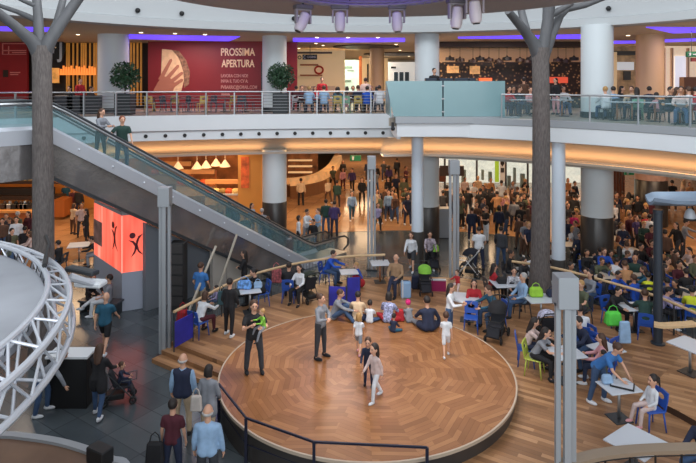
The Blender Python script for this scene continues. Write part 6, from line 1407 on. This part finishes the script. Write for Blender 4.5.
# seated food court behind the right rail
S1 = [(587, 246, 1.72, 0, 'sit', 'black', 'navy', 'long', 'dark', 'f'), (594, 252, 1.1, 10, 'sit', 'white', 'black', 'short', 'dark', 'c'), (573, 226, 1.7, 20, 'sit', 'white', 'navy', 'bob', 'blond', 'f'), (580, 232, 1.76, -30, 'sit', 'navy', 'black', 'short', 'dark', 'm'), (617, 257, 1.7, 110, 'sitlean', 'white', 'navy', 'short', 'dark', 'm'), (609, 264, 1.3, 30, 'sit', 'lightblue', 'jeans', 'short', 'brown', 'c'),
      (635, 254.5, 1.78, -20, 'sit', 'darkgreen', 'charcoal', None, 'dark', 'm'), (648, 264.5, 1.5, 160, 'sitlean', 'yellow', 'black', 'short', 'dark', 'c'), (633.5, 274, 1.72, -150, 'sit', 'royal', 'navy', 'short', 'brown', 'm'), (644, 266, 1.68, -120, 'sitlean', 'teal', 'jeans', 'long', 'brown', 'f'), (625, 263, 1.64, 60, 'sitlean', 'olive', 'brown', 'short', 'blond', 'f'), (600, 247, 1.7, 170, 'sit', 'navy', 'black', 'short', 'black', 'm'),
      (606, 236, 1.72, 40, 'sit', 'charcoal', 'navy', 'short', 'dark', 'm'), (618, 236, 1.66, 100, 'sitlean', 'tan', 'brown', 'bob', 'auburn', 'f'), (628, 240, 1.7, 10, 'sit', 'white', 'jeans', 'long', 'brown', 'f'), (641, 243, 1.74, 20, 'sit', 'black', 'charcoal', 'short', 'dark', 'm'), (611, 250, 1.6, 0, 'sit', 'brown', 'black', 'short', 'dark', 'm'), (668, 257, 1.7, 20, 'sit', 'tan', 'grey', 'short', 'brown', 'm'),
      (676, 250, 1.74, 0, 'sitlean', 'black', 'charcoal', 'short', 'black', 'm'), (688.5, 251, 1.68, -80, 'sit', 'pale', 'grey', 'pony', 'dark', 'f'), (662, 268, 1.6, 170, 'sit', 'grey', 'black', 'long', 'dark', 'f'), (668, 282, 1.72, 60, 'sitlean', 'lilac', 'black', 'short', 'black', 'm'), (675, 279, 1.66, -60, 'sitlean', 'black', 'jeans', 'long', 'dark', 'f'), (692, 286, 1.7, 150, 'sit', 'yellow', 'black', 'short', 'black', 'm'), (686, 272, 1.7, 180, 'sit', 'black', 'navy', 'short', 'dark', 'm'),
      (571, 262, 1.7, 20, 'sit', 'olive', 'black', 'short', 'dark', 'm'), (595, 235, 1.66, 150, 'sit', 'charcoal', 'black', 'long', 'dark', 'f'), (652, 236, 1.7, 0, 'sit', 'maroon', 'black', 'short', 'dark', 'm'), (654, 250, 1.7, 90, 'sit', 'charcoal', 'black', 'short', 'brown', 'm'), (586, 257, 1.7, -40, 'sit', 'brown', 'teal', 'short', 'dark', 'f'), (619, 246, 1.66, 170, 'sit', 'darkgreen', 'black', 'long', 'black', 'f'), (600, 262, 1.7, 170, 'sit', 'navy', 'navy', 'short', 'black', 'm')]
auto(S1, 'behind the long wooden rail', seated=['blue', 'grey', 'grey', 'blue', 'grey'])
S2 = [(532, 252, 1.72, 180, 'sit', 'white', 'black', 'short', 'dark', 'm'), (524, 256, 1.68, 30, 'sit', 'charcoal', 'black', 'short', 'black', 'm'), (555, 254, 1.68, 170, 'sit', 'white', 'grey', 'short', 'dark', 'f'), (563, 268, 1.66, 60, 'sit', 'lilac', 'black', 'bob', 'dark', 'f'), (511, 250, 1.7, 60, 'sit', 'black', 'charcoal', 'short', 'dark', 'm'), (549, 245, 1.7, 0, 'sit', 'brown', 'black', 'short', 'dark', 'm')]
auto(S2, 'at the right tree foot', seated=['grey', 'white'])
# upper gallery diners
U1 = [(296, 84, 1.7, 180, 'sit', 'maroon', 'black', 'short', 'dark', 'm'), (302, 84, 1.72, 0, 'sit', 'maroon', 'black', 'short', 'brown', 'm'), (315, 85, 1.66, 0, 'sit', 'red', 'navy', 'long', 'dark', 'f'), (322, 78, 1.78, 10, 'stand', 'red', 'black', 'short', 'dark', 'm'), (337, 85, 1.64, 170, 'sit', 'charcoal', 'black', 'long', 'brown', 'f'), (347, 84, 1.66, 180, 'sit', 'black', 'black', 'long', 'dark', 'f'), (353, 83, 1.7, 0, 'sit', 'brown', 'black', 'short', 'dark', 'm'), (359, 83, 1.7, 10, 'sit', 'tan', 'navy', 'bob', 'auburn', 'f'), (365.5, 80, 1.76, 170, 'stand', 'pale', 'charcoal', 'short', 'dark', 'm'), (371, 86, 1.7, 0, 'sit', 'navy', 'black', 'short', 'dark', 'm'), (377, 82, 1.66, 180, 'sit', 'black', 'black', 'long', 'black', 'f')]
def up(lst, zone, d, seated):
    for r in lst:
        x, y, h, fc, ps, tp, bt, hs, hc, b = r
        lab = '%s in %s %s %s' % ('child' if b == 'c' else ('woman' if b == 'f' else 'man'), WORD.get(tp, tp), 'standing' if 'st' in ps[:2] else 'seated', zone)
        sk = None if 'st' in ps[:2] else seated[int(x) % len(seated)]
        s_ = h / 1.77
        dd = d + (int(x) % 3) * .25
        rz = math.radians(fc - 180)
        P_(x, y, h, fc, ps, tp, bt, (hs, hc) if hs else None, b, z=UF, exact=(xd(x, dd), dd, UF), label=lab, seat=sk, seatlabel='%s %s of %s' % (SEATW.get(sk, ''), 'stool' if sk and 'stool' in sk else 'chair', lab), nudge=True, skin=int(x) % 2)
up(U1, 'on gallery before cream shop', 31.2, ['grey', 'mint', 'white'])
U1b = [(309, 88, 1.7, 180, 'sit', 'lightblue', 'darkjeans', 'short', 'blond', 'm'), (324, 88, 1.72, 180, 'sit', 'lightblue', 'jeans', 'short', 'brown', 'm'), (338, 88, 1.64, 178, 'sit', 'teal', 'black', 'long', 'dark', 'f'), (346, 90, 1.2, 180, 'sit', 'pink', 'grey', 'short', 'brown', 'c'), (358, 88, 1.74, 180, 'sit', 'navy', 'navy', 'short', 'brown', 'm'), (367, 88, 1.7, 170, 'sit', 'royal', 'black', 'short', 'dark', 'm'), (379.5, 86, 1.74, 180, 'sit', 'white', 'jeans', 'short', 'dark', 'm')]
up(U1b, 'behind the steel gallery rail', 29.2, ['grey_stool', 'mint', 'grey_stool', 'yellow', 'grey_stool'])
for i, x in enumerate((305, 320, 334, 350, 364, 376)): table(xd(x, 30.3), 30.3, UF, .1 * i, 'gallery table behind the steel rail, %s from the red hoarding' % ('nearest', 'second', 'third', 'fourth', 'fifth', 'farthest')[i])
U2 = [(80, 80, 1.7, 60, 'stand', 'red', 'black', 'short', 'dark', 'm'), (70, 88, 1.7, 0, 'sit', 'black', 'black', 'short', 'dark', 'm'), (90, 88, 1.7, 90, 'sit', 'charcoal', 'black', 'short', 'brown', 'm')]
up(U2, 'on gallery by gold slats', 29.6, ['grey'])
# brown wooden gallery chairs under the hoarding
for i, x in enumerate((150, 158, 166, 175, 184, 193, 202, 211, 220, 230, 240, 250)):
    d = 29.6 + (i % 2) * 1.2
    chair(xd(x, d), d, UF, (i * 2.1) % 6, 'grey' if i % 3 else 'yellow', 'empty gallery chair behind the rail below the red hoarding', group='empty chairs below the red hoarding')
for i, x in enumerate((154, 171, 188, 206, 225, 245)):
    table(xd(x, 30.2), 30.2, UF, 0, 'brown gallery table behind the rail below the red hoarding', col=BROWN, group='brown tables below the red hoarding')
# dark planter boxes left
for i, x in enumerate((66, 78, 91)):
    o = MB().box((0, 0, .45), (.9, .5, .9)).build('planter_box', DGREY, loc=(xd(x, 28.2), 28.2, UF), bevel=.02); tag(o, 'dark planter box behind the steel rail right of the left tree', 'planter', 'dark planter boxes behind the rail')
U3 = [(513, 83, 1.7, 0, 'sit', 'black', 'navy', 'short', 'dark', 'm'), (518, 86, 1.7, 60, 'sit', 'navy', 'jeans', 'short', 'brown', 'm'), (524, 79, 1.74, 180, 'stand', 'brown', 'jeans', 'short', 'dark', 'm'), (530, 86, 1.64, 0, 'sit', 'pink', 'black', 'long', 'brown', 'f'), (556, 78, 1.7, -60, 'stand', 'black', 'pink', 'bob', 'black', 'f'), (508, 85, 1.7, 20, 'sit', 'red', 'navy', 'bob', 'dark', 'f'), (563, 88, 1.7, 0, 'sit', 'white', 'jeans', 'short', 'dark', 'm')]
up(U3, 'on gallery before mosaic bar', 27.2, ['grey', 'blue'])
U4 = [(606, 84, 1.7, 180, 'sit', 'white', 'jeans', 'short', 'blond', 'm'), (614, 88, 1.7, 180, 'sit', 'lightblue', 'jeans', 'short', 'dark', 'm'), (620, 82, 1.72, 60, 'sit', 'black', 'black', 'long', 'dark', 'f'), (632, 83, 1.72, -40, 'sit', 'beige', 'navy', 'short', 'brown', 'm'), (637, 84, 1.66, 160, 'sit', 'charcoal', 'navy', 'long', 'dark', 'f'), (650, 90, 1.7, 180, 'sit', 'navy', 'black', 'short', 'dark', 'm'), (657, 92, 1.4, 180, 'sit', 'pink', 'black', 'short', 'dark', 'c')]
up(U4, 'on gallery near widest pillar', 23.6, ['grey_stool', 'mint', 'grey'])
U5 = [(669, 86, 1.7, 20, 'sit', 'black', 'navy', 'short', 'dark', 'm'), (675, 84, 1.68, 60, 'sit', 'tan', 'black', 'long', 'brown', 'f'), (681, 84, 1.72, -30, 'sit', 'pale', 'jeans', 'short', 'dark', 'm'), (687, 81, 1.7, 0, 'sit', 'darkgreen', 'black', 'short', 'black', 'm'), (694, 84, 1.7, 90, 'sit', 'red', 'jeans', 'short', 'dark', 'm'), (690, 90, 1.7, 180, 'sit', 'white', 'jeans', 'short', 'brown', 'm')]
up(U5, 'at gallery right end', 21.6, ['white_stool', 'grey'])
for i, (x, d) in enumerate(((516, 26.2), (535, 26.0), (562, 26.0), (617, 23.0), (632, 23.0), (655, 22.4), (680, 20.9), (692, 21.3))):
    table(xd(x, d), d, UF, .1 * i, ['white gallery table nearest the turquoise box', 'white gallery table just left of the right tree', 'white gallery table right of the right tree', 'white gallery table just past the widest pillar', 'white gallery table second past the widest pillar', 'white gallery table before the warm pillar', 'white gallery table before the pale glass shop', 'white gallery table at the right edge'][i])
tag(MB().box((0, 0, .21), (1.6, .9, .42)).build('low_platform', BLACK, loc=(xd(440, 26.6), 26.6, UF)), 'low black platform under the person behind the turquoise glass box', 'platform')
P_(434, 66, 1.72, 20, 'stand', 'black', 'black', ('short', 'dark'), exact=(xd(434, 26.5), 26.5, UF + .42), label='person in black working behind the turquoise glass box')
# make every automatic label single one thing out
from collections import defaultdict
by = defaultdict(list)
for o in COL.objects:
    if o.parent is None and o.get('label') and o.name.split('.')[0] not in ('air_nozzle', 'ceiling_spot', 'bottle'): by[o['label']].append(o)
ORD = ['first', 'second', 'third', 'fourth', 'fifth', 'sixth', 'seventh', 'eighth', 'ninth', 'tenth', 'eleventh', 'twelfth', 'thirteenth', 'fourteenth']
for l_, os_ in by.items():
    if len(os_) > 1:
        os_.sort(key=lambda o: o.location.x / max(o.location.y, 1))
        for i, o in enumerate(os_): o['label'] = l_ + ', ' + ORD[i] + ' from left'

# pieces that sit on a part hang under that part
PAIRS = {'lettering': ('red_board', 'sign_board'), 'hand_figure': ('red_board',), 'wrap_bread': ('red_board',), 'salad_filling': ('red_board',), 'running_figure': ('sign_box',), 'arrow': ('sign_box',), 'white_mark': ('sign_box',),
         'emblem': ('red_light_panel',), 'photo_panel': ('red_light_panel',), 'lens': ('lamp_head',), 'strap': ('body',), 'blue_door': ('white_wall',), 'red_logo': ('back_wall',), 'slat_panel': ('body',), 'stripe': ('shell',), 'white_paper': ('frame',),
         'food_picture': ('yellow_panel',), 'dark_mark': ('poster_white', 'glass_panel'), 'red_menu': ('mosaic_wall',), 'lit_shelf': ('mosaic_wall',), 'drawn_line': ('red_panel',), 'dark_emblem': ('red_panel',), 'dark_picture': ('wall_panel',), 'clamp': ('glass_front',), 'basket': ('frame',), 'handle': ('frame', 'shell')}
for o in [o for o in COL.objects if o.parent is not None and o.parent.parent is None]:
    want = PAIRS.get(o.name.split('.')[0])
    if not want: continue
    for sib in o.parent.children:
        if sib is not o and sib.name.split('.')[0] in want: o.parent = sib; break
